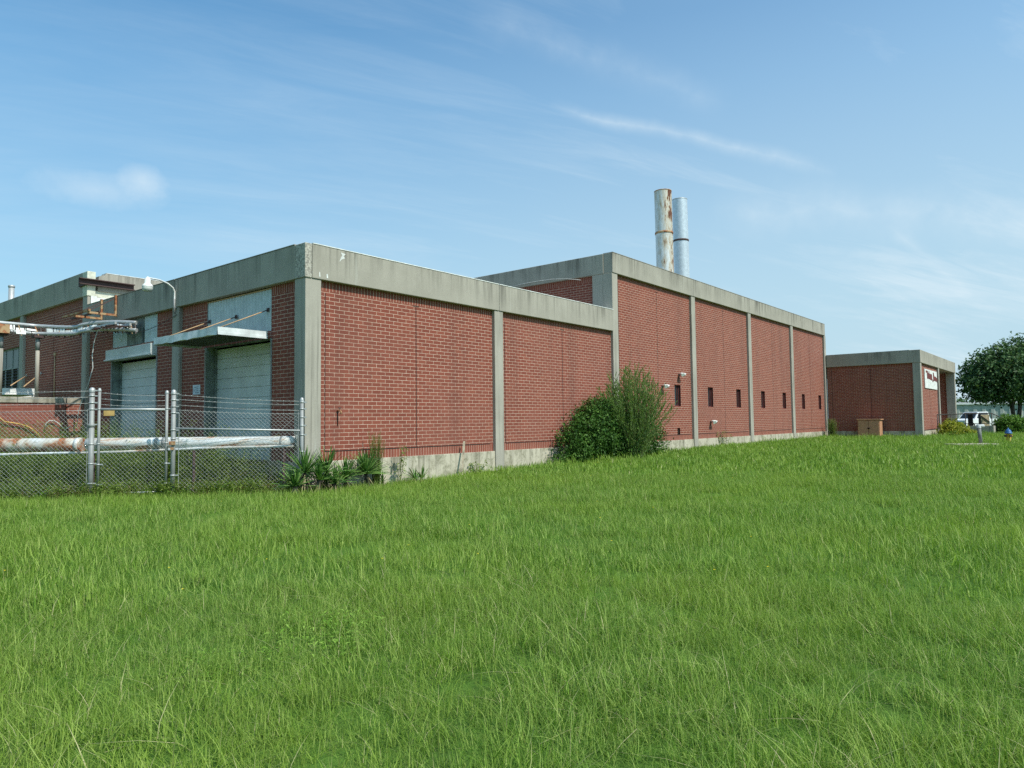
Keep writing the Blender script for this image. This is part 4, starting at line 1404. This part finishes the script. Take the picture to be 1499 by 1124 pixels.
def weed(base, H, label, kind='thin', n=5, mat='leaf_weed', spread=.12, group='weeds along the foundation', lean=0.0):
    root = empty('weed', base); tag(root, label, 'weed', group)
    mb = MB(); C, D, N, LL, LW_ = [], [], [], [], []
    for s in range(n):
        b = Vector(base) + Vector((random.uniform(-spread, spread) * .4, random.uniform(-spread, spread) * .4, -.05))
        h_ = H * random.uniform(.7, 1.0) if s else H
        tip = b + Vector((random.uniform(-1, 1) * spread + lean, random.uniform(-1, 1) * spread * .6, h_))
        pts = [b.lerp(tip, k / 6) + Vector((random.uniform(-.01, .01), random.uniform(-.01, .01), 0)) for k in range(7)]
        mb.tube(pts, [.009 - .007 * k / 6 for k in range(7)], 4)
        m = int(h_ * (120 if kind == 'thin' else 38))
        for k in range(m):
            t = (k + random.random()) / m
            if kind != 'thin' and t < .2: continue
            i = min(int(t * 6), 5); p = pts[i].lerp(pts[i + 1], t * 6 - i)
            az = random.uniform(0, 6.283)
            d = Vector((math.cos(az), math.sin(az), random.uniform(.3, 1.6) if kind == 'thin' else random.uniform(-.5, .4)))
            L = (random.uniform(.05, .1) * (1.1 - .5 * t)) if kind == 'thin' else random.uniform(.09, .17)
            C.append(p + d.normalized() * L * .5); D.append(d); N.append(Vector((0, 0, 1)) + Vector((random.uniform(-.4, .4), random.uniform(-.4, .4), 0)))
            LL.append(L); LW_.append(L * (.17 if kind == 'thin' else .3))
    mb.build('stems', M['stem'], root)
    C, D, N = (np.array([tuple(x) for x in a]) for a in (C, D, N))
    link('leaves', leaf_mesh('leaves', C, D, N, np.array(LL), np.array(LW_), M[mat], RNG.random(len(C)), .25), root)


weed((2.02, -.25, .02), 1.48, 'tall thin feathery weed standing against the soldier bricks near the yuccas', 'thin', 26, spread=.17)
weed((2.72, -.3, .02), 1.10, 'leafy broad-leaved weed against the pale plinth', 'broad', 3, lean=.2)
weed((24.9, -.1, .18), .95, 'vine-like weed on the plinth below the windows of the tall block', 'broad', 6, spread=.35)
weed((42.9, -.55, .25), 1.45, 'bushy bright green weed at the far end of the long wall', 'thin', 70, spread=.42)
weed((30.9, -.05, .2), .35, 'little dark weed at the plinth of the third tall bay', 'broad', 4, spread=.15)
weed((.55, -.28, .0), .5, 'dry brown weed at the foot of the corner column', 'broad', 5, mat='leaf_brown', spread=.2)
weed((5.9, -.2, .03), .55, 'scraggly vine weed climbing the stained plinth left of the second column', 'broad', 9, spread=.5)

# pale stake leaning on the plinth
a, b = onY(679.5, 646, -.05), onY(676.5, 690, -.22)
mb = MB(); mb.bar(b, a, .06, .03); o = mb.build('wooden_stake', M['wood'], origin=b); tag(o, 'pale weathered stake leaning against the plinth left of the second column', 'stake')

# ------------------------------------------------------------------ things beyond the far end
# rusty cabinet
CB = empty('utility_cabinet', (42.8, -2.95, .28))
tag(CB, 'rusty tan utility cabinet standing in the grass by the dark office wall', 'cabinet')
mb = MB(); mb.box(42.75, 43.55, -3.62, -2.24, .3, 1.5); mb.build('body', M['box'], CB, bevel=.01)
mb = MB(); mb.box(42.68, 43.6, -3.70, -2.18, 1.5, 1.57); mb.build('lid', M['box'], CB, bevel=.01)
for y0, y1 in ((-3.58, -2.95), (-2.91, -2.28)):
    mb = MB(); mb.box(42.715, 42.749, y0, y1, .36, 1.46); d = mb.build('door', M['box'], CB, bevel=.008)
    mb = MB(); mb.box(42.69, 42.714, (y1 if y1 < -2.5 else y0) - .06, (y1 if y1 < -2.5 else y0) + .06, .9, .98); mb.build('handle', M['brownsteel'], d)
mb = MB(); mb.box(42.6, 43.7, -3.75, -2.1, .0, .31); mb.build('pad', M['con_plain'], CB)

shrub('gold_shrub', 'low yellow-green shrub in front of the office porch', 'shrub',
      [(47.8, -7.0, .75, .9, .7, .55), (48.9, -7.2, .7, 1.0, .8, .5), (49.7, -7.7, .55, .8, .7, .4), (48.7, -7.0, 1.15, .6, .5, .35)], 330, 12, .09, .15, .09, M['leaf_yellow'], (48.7, -7.2, .27), .25, stems=6)

# entrance ramp wall with rail
RW = empty('ramp_wall', (53.5, -8.0, .27))
tag(RW, 'low grey concrete ramp wall in front of the office porch', 'wall')
mb = MB(); mb.box(53, 53.25, -9.1, -6.75, -.1, .95); mb.box(53.25, 57.5, -9.1, -8.85, -.1, .95); mb.build('wall', M['con_plain'], RW, bevel=.01)
mb = MB(); mb.box(53.25, 57.4, -8.85, -6.1, .0, .7); mb.build('landing', M['con_plain'], RW)
RL = empty('handrail', (53, -8.0, .95))
tag(RL, 'dark metal handrail around the ramp by the office porch', 'handrail')
P = [onY(1372, 607, -6.75), Vector((53.1, -6.75, 1.86)), Vector((53.1, -9.0, 1.88)), Vector((54.6, -9.75, 1.55))]
mb = MB(); mb.tube(P[:3], .035, 8); mb.tube([P[2], onX(1470, 613, 54.6), onX(1480, 622, 54.6)], .035, 8); mb.build('top_rail', M['darkrail'], RL)
mb = MB(); mb.tube([Vector((53.1, -6.75, 1.12)), Vector((53.1, -9.0, 1.12))], .025, 8); mb.build('lower_rail', M['darkrail'], RL)
for p, z0 in ((P[0], .3), (Vector((50.4, -6.75, 1.86)), .3), (Vector((53.1, -6.8, 1.86)), .94), (Vector((53.1, -7.35, 1.87)), .94), (Vector((53.1, -8.2, 1.87)), .94), (Vector((53.1, -9.0, 1.88)), .94)):
    mb = MB(); mb.tube([(p.x, p.y, z0), (p.x, p.y, p.z)], .03, 8); mb.build('baluster', M['darkrail'], RL)

shrub('clipped_hedge', 'rounded green hedge bush right of the ramp wall', 'hedge',
      [(55.2, -9.9, .95, .9, 1.05, .8), (55.6, -10.5, .75, .9, .7, .65), (54.9, -9.7, 1.2, .6, .7, .5)], 420, 12, .10, .16, .10, M['leaf_hedge'], (55.2, -10.0, .27), .2, stems=6)
shrub('clipped_hedge', 'darker low hedge at the right edge under the tree', 'hedge',
      [(58.0, -11.6, .8, 1.2, 1.4, .8), (59.2, -12.6, .8, 1.3, 1.3, .8)], 380, 12, .12, .17, .11, M['leaf_hedge'], (58.4, -12, .27), .2, stems=6)

# hydrant
hp_ = Vector((34.8, -11.35, float(ground(34.8, -11.35))))
HY = empty('fire_hydrant', hp_)
tag(HY, 'yellow fire hydrant with blue bonnet in the lawn at right', 'fire hydrant')
mb = MB(); mb.lathe(hp_, [(.17, 0), (.17, .05), (.11, .06), (.11, .42), (.13, .44), (.13, .47), (.11, .48)], 18); mb.build('barrel', M['yellow'], HY)
mb = MB(); mb.lathe(hp_, [(.17, .48), (.175, .52), (.15, .54), (.14, .60), (.10, .67), (.05, .70), (.035, .70), (.035, .77), (0, .77)], 18); mb.build('bonnet', M['blue'], HY)
for dx, dy in ((.10, -.1), (-.1, .1), (-.1, -.1)):
    d = Vector((dx, dy, 0)).normalized()
    c = hp_ + Vector((0, 0, .36)); mb = MB(); mb.tube([c + d * .09, c + d * .17], .05, 12); mb.tube([c + d * .17, c + d * .2], .06, 8); mb.build('outlet', M['yellow'] if dx > 0 else M['brownsteel'], HY)

# standpipe on slab
sp = Vector((29.1, -10.72, float(ground(29, -10.7))))
SL = empty('concrete_slab', (28.3, -10.3, sp.z)); tag(SL, 'thin pale concrete slab flush in the lawn around the standpipe', 'slab')
mb = MB(); mb.obox((28.5, -10.42, sp.z + .08), (.62, -.78, 0), (.32, .25, 0), (0, 0, .07)); mb.build('slab', M['con_found'], SL, bevel=.015)
SP = empty('standpipe', sp); tag(SP, 'grey standpipe with white tee top on a slab in the lawn', 'standpipe')
mb = MB(); mb.tube([sp + Vector((0, 0, .1)), sp + Vector((-.05, .05, .92))], .08, 14); mb.build('pipe', M['greypipe'], SP)
c = sp + Vector((-.055, .055, .95)); rv = Vector((CR.x, CR.y, 0)).normalized()
mb = MB(); mb.tube([c - rv * .06, c + rv * .24], .075, 14); mb.lathe(c, [(.1, -.1), (.1, .03), (.06, .06), (0, .06)], 14); mb.build('tee', M['grey'], SP)

# white pickup
def pickup(c, yaw):
    root = empty('pickup_truck', c); tag(root, 'white pickup truck parked beyond the office ramp', 'pickup truck')
    ca, sa = math.cos(yaw), math.sin(yaw)

    def T(x, y, z): return (c.x + ca * x - sa * y, c.y + sa * x + ca * y, c.z + z)

    def prism(mb, prof, w, mi=0, wt=None):
        wt = wt or [w] * len(prof)
        n = len(prof)
        A = [T(x, -ww, z) for (x, z), ww in zip(prof, wt)]; Bq = [T(x, ww, z) for (x, z), ww in zip(prof, wt)]
        mb.face(A, mi); mb.face(Bq[::-1], mi)
        for k in range(n): mb.face([A[k], Bq[k], Bq[(k + 1) % n], A[(k + 1) % n]], mi)

    mb = MB(); prism(mb, [(-2.7, .45), (2.5, .45), (2.62, .6), (2.55, 1.0), (1.3, 1.12), (-2.7, 1.12)], .95)
    mb.build('body', M['vehwhite'], root, bevel=.05)
    mb = MB(); prism(mb, [(-.9, 1.12), (1.25, 1.12), (.55, 1.82), (-.8, 1.84)], .9, 0, [.92, .92, .75, .75]); cab = mb.build('cab', M['vehwhite'], root, bevel=.05)
    mb = MB()
    mb.face([T(1.20, -.8, 1.18), T(1.20, .8, 1.18), T(.62, .68, 1.77), T(.62, -.68, 1.77)])
    mb.build('windscreen', M['glass'], cab)
    for s in (-1, 1):
        mb = MB(); mb.face([T(-.75, s * .925, 1.2), T(1.0, s * .925, 1.2), T(.5, s * .79, 1.75), T(-.7, s * .79, 1.75)][::s]); mb.build('side_window', M['glass'], cab)
        mb = MB(); mb.obox(T(2.6, s * .7, .85), (.04 * ca, .04 * sa, 0), (-sa * .18, ca * .18, 0), (0, 0, .1)); mb.build('headlight', M['lens'], root)
        for x in (-1.75, 1.7):
            mb = MB(); p0, p1 = T(x, s * .72, .38), T(x, s * .97, .38); mb.tube([p0, p1], .38, 20); wh = mb.build('wheel', M['tyre'], root)
            mb = MB(); mb.tube([p1, T(x, s * .985, .38)], .2, 16); mb.build('rim', M['galv'], wh)
    mb = MB(); mb.obox(T(2.63, 0, .72), (.03 * ca, .03 * sa, 0), (-sa * .5, ca * .5, 0), (0, 0, .12)); mb.obox(T(2.68, 0, .5), (.06 * ca, .06 * sa, 0), (-sa * .95, ca * .95, 0), (0, 0, .09)); mb.build('grille', M['ink'], root)


rgt_ = Vector((CR.x, CR.y, 0)).normalized()
pc = dep(1428, 622, 72); pc.z = .3
_h = -rgt_ * .86 + Vector((EYE.x - pc.x, EYE.y - pc.y, 0)).normalized() * .5
pickup(pc, math.atan2(_h.y, _h.x))

# dark pillar, tan boarded panel
for u0, u1, D_, nm, lab, mt in ((1416.5, 1424, 63, 'gate_pillar', 'thick dark brown pillar in front of the white pickup', 'brownpost'), (1432, 1435.5, 63, 'gate_pillar', 'thin brown pillar beside the tan boarded panel', 'brownpost')):
    a, b = dep(u0, 606, D_), dep(u1, 606, D_)
    c = (a + b) / 2; ww = (b - a).length / 2
    root = empty(nm, (c.x, c.y, .27)); tag(root, lab, 'pillar')
    mb = MB(); mb.box(c.x - ww * .8, c.x + ww * .8, c.y - ww * .8, c.y + ww * .8, 0, 1.8); mb.build('shaft', M[mt], root, bevel=.02)
    mb = MB(); mb.box(c.x - ww * .9, c.x + ww * .9, c.y - ww * .9, c.y + ww * .9, 1.8, 1.86); mb.build('cap', M[mt], root, bevel=.01)
a, b = dep(1435.5, 606, 66), dep(1448, 606, 66)
root = empty('board_fence', (a.x, a.y, .27)); tag(root, 'tan boarded fence panel between the brown pillars and the hedge', 'fence')
n = 7
mb = MB()
for k in range(n):
    p, q_ = a.lerp(b, k / n), a.lerp(b, (k + .9) / n)
    mb.bar(Vector((p.x, p.y, 1.0)), Vector((q_.x, q_.y, 1.0)), .04, 1.65)
mb.build('boards', M['tanboard'], root)
mb = MB(); mb.bar(Vector((a.x - .05, a.y - .05, 1.7)), Vector((b.x - .05, b.y - .05, 1.1)), .05, .07); mb.build('brace', M['darkrail'], root)

# ribbed metal shed far behind
a, b = dep(1330, 590.8, 95), dep(1620, 590.8, 88)
root = empty('metal_shed', ((a.x + b.x) / 2, (a.y + b.y) / 2, .27)); tag(root, 'long pale grey-green ribbed metal shed far behind the office', 'shed')
mb = MB(); dv = (b - a); dv.z = 0; L = dv.length; dv.normalize(); nv = Vector((dv.y, -dv.x, 0))
if nv.dot(EYE - a) < 0: nv = -nv
k = 0; s_ = 0.0; prv = None
zt = (a.z + b.z) / 2
pr = [0, .0, .09, .09]
while s_ < L:
    p = a + dv * s_ + nv * pr[k % 4]
    if prv is not None: mb.face([(prv.x, prv.y, 0), (p.x, p.y, 0), (p.x, p.y, zt), (prv.x, prv.y, zt)])
    prv = p; s_ += .34 if k % 2 == 0 else .16; k += 1
mb.face([(a.x, a.y, 0), (a.x - nv.x * 14, a.y - nv.y * 14, 0), (a.x - nv.x * 14, a.y - nv.y * 14, zt), (a.x, a.y, zt)])
mb.build('cladding', M['metalbld'], root)
mb = MB(); c = (a + b) / 2; mb.obox((c.x + nv.x * .15, c.y + nv.y * .15, zt + .06), dv * L / 2, nv * .12, (0, 0, .1)); mb.build('eave_trim', M['white'], root)
mb = MB(); mb.face([(a.x, a.y, zt), (b.x, b.y, zt), (b.x - nv.x * 14, b.y - nv.y * 14, zt + .5), (a.x - nv.x * 14, a.y - nv.y * 14, zt + .5)]); mb.build('roof', M['roof'], root)


# trees
def tree(name, label, base, lobes, n, per, sig, ls, trunks, mat, group=None):
    root = empty(name, base); tag(root, label, 'tree', group)
    P, out, ct = blob_points(lobes, n, per, sig, .6)
    m = len(P)
    D = rdir(m) + out * .35 + np.array([0, 0, -.25]); N = out * .6 + rdir(m) * .7 + np.array([0, 0, .5])
    t = np.clip(.5 * ct + .5 * RNG.random(m), 0, 1)
    link('crown', leaf_mesh('crown', P, D, N, ls * (.7 + .6 * RNG.random(m)), ls * .62 * (.7 + .6 * RNG.random(m)), mat, t), root)
    mb = MB(); b = Vector(base)
    for tx, ty, r0 in trunks:
        s0 = b + Vector((tx * .3, ty * .3, -.15)); top = b + Vector((tx * 1.6, ty * 1.6, 3.2))
        md = s0.lerp(top, .5) + Vector((random.uniform(-.12, .12), random.uniform(-.12, .12), 0))
        mb.tube([s0, s0.lerp(md, .5), md, top], [r0 * 1.25, r0, r0 * .85, r0 * .6], 9)
        for _ in range(5):
            l = lobes[random.randrange(len(lobes))]
            tip = Vector((l[0] + random.uniform(-.6, .6) * l[3], l[1] + random.uniform(-.6, .6) * l[4], l[2] + random.uniform(-.3, .6) * l[5]))
            st = md.lerp(top, random.uniform(.2, 1))
            mb.tube([st, st.lerp(tip, .5) + Vector((0, 0, .25)), tip], [r0 * .5, r0 * .3, .03], 6)
    mb.build('trunk', M['bark'], root)


tb = dep(1486, 620, 61); tb.z = .25
cx_, cy_ = tb.x, tb.y
rgt = Vector((CR.x, CR.y, 0)).normalized()


def lob(du, z, r, rz):
    return (cx_ + rgt.x * du, cy_ + rgt.y * du, z, r, r, rz)


tree('broadleaf_tree', 'large dark round-crowned tree with several stems at the right edge', tuple(tb),
     [lob(-.6, 5.2, 3.4, 2.3), lob(-2.5, 4.5, 2.0, 1.5), lob(.7, 6.7, 2.3, 1.8), lob(2.4, 5.2, 2.6, 2.2), lob(-1.5, 6.1, 2.0, 1.5), lob(-3.3, 3.7, 1.2, .7), lob(-2.0, 3.4, 1.5, .6), lob(1.6, 7.3, 1.2, 1.0)],
     1120, 20, .24, .27, [(-.35, .05, .17), (.3, .25, .15), (.1, -.3, .14), (.75, -.3, .12)], M['leaf_tree'])
for u, v, D_, r_, lab in ((1402, 590, 118, 3.2, 'distant dark tree just visible above the shed roof beside the office'), (1440, 592, 125, 3.0, 'distant dark tree hidden mostly by the big tree crown'), (1520, 588, 120, 4.0, 'distant tree at the right edge behind the shed')):
    p = dep(u, v, D_)
    tree('distant_tree', lab, (p.x, p.y, .25), [(p.x, p.y, 2.6, r_, r_, 1.9), (p.x + 2, p.y - 1, 2.4, r_ * .8, r_ * .8, 1.5), (p.x - 2, p.y + 1, 2.3, r_ * .8, r_ * .8, 1.4)], 260, 16, .35, .5, [(0, 0, .2)], M['leaf_tree'], 'distant trees behind the shed')

# ------------------------------------------------------------------ grass and weeds (uncountable)
SRC = bpy.data.collections.new('grass_sources')      # not linked to the scene: only instanced
WSRC = bpy.data.collections.new('weed_sources')


def tuft(name, n, radius, hmin, hmax, wid, straw=.05, lean=.5, segs=3):
    V, Q_, mi, ti = [], [], [], []
    for k in range(n):
        a = random.uniform(0, 6.283); r_ = radius * math.sqrt(random.random())
        b = Vector((r_ * math.cos(a), r_ * math.sin(a), -.02))
        az = random.uniform(0, 6.283)
        h_ = random.uniform(hmin, hmax) * (1.0 if random.random() < .88 else 1.35)
        ln = abs(random.gauss(0, lean)) * h_
        d = Vector((math.cos(az), math.sin(az), 0)); s = Vector((-d.y, d.x, 0))
        w_ = wid * random.uniform(.7, 1.3)
        st = random.random() < straw
        t0 = random.random()
        prev = None
        for j in range(segs + 1):
            t = j / segs
            p = b + Vector((0, 0, h_ * (t - .22 * t * t * (ln / h_)))) + d * ln * t ** 1.8
            ww = w_ * (1 - t * .92)
            n0 = len(V); V += [p - s * ww * .5, p + s * ww * .5]
            if prev is not None:
                Q_.append((prev, prev + 1, n0 + 1, n0)); mi.append(1 if st else 0); ti.append(t0)
            prev = n0
    me = arr_mesh(name, np.array([tuple(v) for v in V]), np.array(Q_), [M['grass'], M['straw']], ti, mi)
    return bpy.data.objects.new(name, me)


NEAR = [tuft('tuft', 78, .20, .05, .165, .0052, .04, .85) for _ in range(5)]
MID = [tuft('tuft', 86, .36, .06, .19, .0085, .04, .75, 2) for _ in range(4)]
FARR = [tuft('tuft', 110, .95, .07, .17, .022, .04, .5, 2) for _ in range(3)]
def clover(name, n, radius, hmax, L0):
    C, D, N, LL = [], [], [], []
    for k in range(n):
        a = random.uniform(0, 6.283); r_ = radius * math.sqrt(random.random()); z = random.uniform(.03, hmax)
        az = random.uniform(0, 6.283)
        C.append((r_ * math.cos(a), r_ * math.sin(a), z)); D.append((math.cos(az), math.sin(az), random.uniform(-.2, .7))); N.append((random.uniform(-.4, .4), random.uniform(-.4, .4), 1)); LL.append(L0 * random.uniform(.6, 1.3))
    LL = np.array(LL)
    me = leaf_mesh(name, np.array(C), np.array(D), np.array(N), LL, LL * .26, M['leaf_clover'], RNG.random(n), .2)
    return bpy.data.objects.new(name, me)


M['leaf_clover'] = m_leaf('lawn_weed_leaf', (0.12, 0.25, 0.03), (0.20, 0.36, 0.045), (0.34, 0.50, 0.10), .4, .6)
CLOV = [clover('clover', 110, .24, .13, .036) for _ in range(2)]
for o in NEAR + MID + FARR + CLOV: SRC.objects.link(o)
# Collection Info sorts alphabetically: rename so that order is known
for i, o in enumerate(NEAR + MID + FARR + CLOV): o.name = 'tuft_%02d' % i


def inside_building(x, y):
    a = (x > -.02) & (x < 43.9) & (y > .02) & (y < 40)
    b = (x > 43.75) & (x < 59.5) & (y > -6.05) & (y < 10)
    c = (x > 53) & (x < 57.5) & (y > -9.1) & (y < -6)
    d = (x > 27.6) & (x < 29.4) & (y > -11.4) & (y < -9.4) & (np.abs((x - 28.5) * .78 + (y + 10.42) * .62) < .40)
    return a | b | c | d


def behind_fence(x, y):
    # positive side of the fence line: towards the docks
    dx, dy = FA.x - FC.x, FA.y - FC.y
    return ((x - FC.x) * dy - (y - FC.y) * dx) * 1.0 > 0


def side(x, y):
    dx, dy = FA.x - FC.x, FA.y - FC.y
    s = dx * (y - FC.y) - dy * (x - FC.x)
    return s


S_YARD = side(-1.0, 8.0)


def scatter(dens, r0, r1, lo, hi, smin, smax):
    n = int(dens * math.pi * (r1 * r1 - r0 * r0) * (116 / 360))
    r_ = np.sqrt(RNG.random(n) * (r1 * r1 - r0 * r0) + r0 * r0)
    th = YAW + np.radians(RNG.random(n) * 116 - 58)
    x, y = EYE.x + r_ * np.sin(th), EYE.y + r_ * np.cos(th)
    k = ~inside_building(x, y) & ~((side(x, y) * S_YARD > 0) & (x < 0.3) & (y > -1))
    x, y = x[k], y[k]
    n = len(x)
    pk = RNG.integers(lo, hi, n)
    if lo < 9:
        c_ = onZ(435, 945, .1)
        k2 = (((x - c_.x) / .75) ** 2 + ((y - c_.y) / .45) ** 2 < RNG.random(n) * 1.2) & (RNG.random(n) < .22)
        pk = np.where(k2, RNG.integers(12, 14, n), pk)
    # clumpy height variation
    f = np.sin(x * 1.7 + 2 * np.sin(y * .9)) * np.sin(y * 1.3 + 1.5 * np.sin(x * .7))
    sc = (smin + (smax - smin) * RNG.random(n)) * (1 + .25 * f)
    return np.stack([x, y, ground(x, y)], -1), pk, sc


parts = [scatter(52, .6, 7.5, 0, 5, .7, 1.3), scatter(17, 7.5, 20, 5, 9, .75, 1.3), scatter(4.0, 20, 70, 9, 12, .7, 1.2)]
P = np.concatenate([p[0] for p in parts]); PK = np.concatenate([p[1] for p in parts]); SCL = np.concatenate([p[2] for p in parts])


def instancer(name, P, PK, SCL, coll, tilt=.12):
    me = bpy.data.meshes.new(name)
    me.vertices.add(len(P)); me.vertices.foreach_set('co', P.astype(np.float32).ravel())
    rot_ = np.stack([RNG.normal(0, tilt, len(P)), RNG.normal(0, tilt, len(P)), RNG.random(len(P)) * 6.283], -1)
    a = me.attributes.new('rot', 'FLOAT_VECTOR', 'POINT'); a.data.foreach_set('vector', rot_.astype(np.float32).ravel())
    a = me.attributes.new('scl', 'FLOAT', 'POINT'); a.data.foreach_set('value', SCL.astype(np.float32))
    a = me.attributes.new('pick', 'INT', 'POINT'); a.data.foreach_set('value', PK.astype(np.int32))
    o = bpy.data.objects.new(name, me); COL.objects.link(o)
    ng = bpy.data.node_groups.new(name + '_scatter', 'GeometryNodeTree')
    ng.interface.new_socket('Geometry', in_out='INPUT', socket_type='NodeSocketGeometry')
    ng.interface.new_socket('Geometry', in_out='OUTPUT', socket_type='NodeSocketGeometry')
    gi, go = ng.nodes.new('NodeGroupInput'), ng.nodes.new('NodeGroupOutput')
    ip = ng.nodes.new('GeometryNodeInstanceOnPoints'); ci = ng.nodes.new('GeometryNodeCollectionInfo')
    ci.inputs['Collection'].default_value = coll
    ci.inputs['Separate Children'].default_value = True; ci.inputs['Reset Children'].default_value = True
    ip.inputs['Pick Instance'].default_value = True
    L_ = ng.links.new
    L_(gi.outputs[0], ip.inputs['Points']); L_(ci.outputs[0], ip.inputs['Instance'])

    def att(nm, dt):
        nd = ng.nodes.new('GeometryNodeInputNamedAttribute'); nd.data_type = dt; nd.inputs['Name'].default_value = nm
        return nd.outputs[0]

    L_(att('pick', 'INT'), ip.inputs['Instance Index']); L_(att('rot', 'FLOAT_VECTOR'), ip.inputs['Rotation']); L_(att('scl', 'FLOAT'), ip.inputs['Scale'])
    L_(ip.outputs[0], go.inputs[0])
    md = o.modifiers.new('scatter', 'NODES'); md.node_group = ng
    return o


gr_ = instancer('grass', P, PK, SCL, SRC)
tag(gr_, 'long green unmown grass covering the whole lawn', 'grass', kind='stuff')

# weeds of the fenced yard
def weed_src(i, H, n, kind, mat):
    C, D, N, LL, LW_ = [], [], [], [], []
    Vs, Qs = [], []
    mb = MB()
    for s in range(n):
        b = Vector((random.uniform(-.22, .22), random.uniform(-.22, .22), -.05)); h_ = H * random.uniform(.55, 1)
        tip = b + Vector((random.uniform(-.25, .25), random.uniform(-.25, .25), h_))
        m = int(h_ * 46)
        for k in range(m):
            t = (k + random.random()) / m
            p = b.lerp(tip, t); az = random.uniform(0, 6.283)
            d = Vector((math.cos(az), math.sin(az), random.uniform(-.3, .9))); L = random.uniform(.06, .15) * (1.15 - .55 * t)
            C.append(p + d.normalized() * L * .6); D.append(d); N.append(Vector((random.uniform(-.5, .5), random.uniform(-.5, .5), 1))); LL.append(L); LW_.append(L * kind)
    C, D, N = (np.array([tuple(x) for x in a]) for a in (C, D, N))
    me = leaf_mesh('weed_clump', C, D, N, np.array(LL), np.array(LW_), M[mat], RNG.random(len(C)), .25)
    o = bpy.data.objects.new('weed_%02d' % i, me); WSRC.objects.link(o)


for i, a in enumerate(((.55, 7, .4, 'leaf_weed'), (.75, 7, .3, 'leaf_weed'), (.5, 6, .45, 'leaf_hedge'), (.6, 6, .16, 'leaf_brown'), (1.25, 5, .2, 'leaf_weed'), (1.5, 4, .16, 'leaf_weed'))):
    weed_src(i, *a)
n = 6500
x = RNG.uniform(-9, .05, n); y = RNG.uniform(-.2, 13.5, n)
s = side(x, y) * np.sign(S_YARD) / math.hypot(FA.x - FC.x, FA.y - FC.y)
k = (s > -.25) & (x < .02)
x, y, s = x[k], y[k], s[k]
pk = RNG.choice(4, len(x), p=[.4, .25, .15, .2]); sc = RNG.uniform(.6, 1.05, len(x))
# tall weeds near the docks
tallm = (RNG.random(len(x)) < np.where(s > 1.5, .28, .1)) & (s > .8)
pk = np.where(tallm, RNG.integers(4, 6, len(x)), pk)
sc = np.where(tallm, RNG.uniform(.9, 1.55, len(x)), sc)
sc = np.where(s < .6, sc * .8, sc)
wd = instancer('yard_weeds', np.stack([x, y, ground(x, y)], -1), pk, sc, WSRC, .15)
tag(wd, 'tangle of overgrown green and brown weeds in the fenced yard by the docks', 'weeds', kind='stuff')

# scattered yellow wildflowers in the lawn
V, Q_ = [], []
for _ in range(70):
    r_ = random.uniform(7, 26); th = YAW + random.uniform(-.75, .75)
    xx, yy = EYE.x + r_ * math.sin(th), EYE.y + r_ * math.cos(th)
    if inside_building(np.array(xx), np.array(yy)) or yy > -1: continue
    zz = float(ground(xx, yy)) + random.uniform(.17, .27)
    for j in range(5):
        a = j * 1.257; n0 = len(V)
        for da, rr_, dz in ((0, .0, 0), (-.4, .010, .002), (0, .014, .004), (.4, .010, .002)):
            V.append((xx + rr_ * math.cos(a + da), yy + rr_ * math.sin(a + da), zz + dz + rr_ * .4))
        Q_.append((n0, n0 + 1, n0 + 2, n0 + 3))
o = link('wildflowers', arr_mesh('wildflowers', np.array(V), np.array(Q_), M['flower']))
tag(o, 'tiny yellow wildflowers dotted through the lawn', 'wildflowers', kind='stuff')
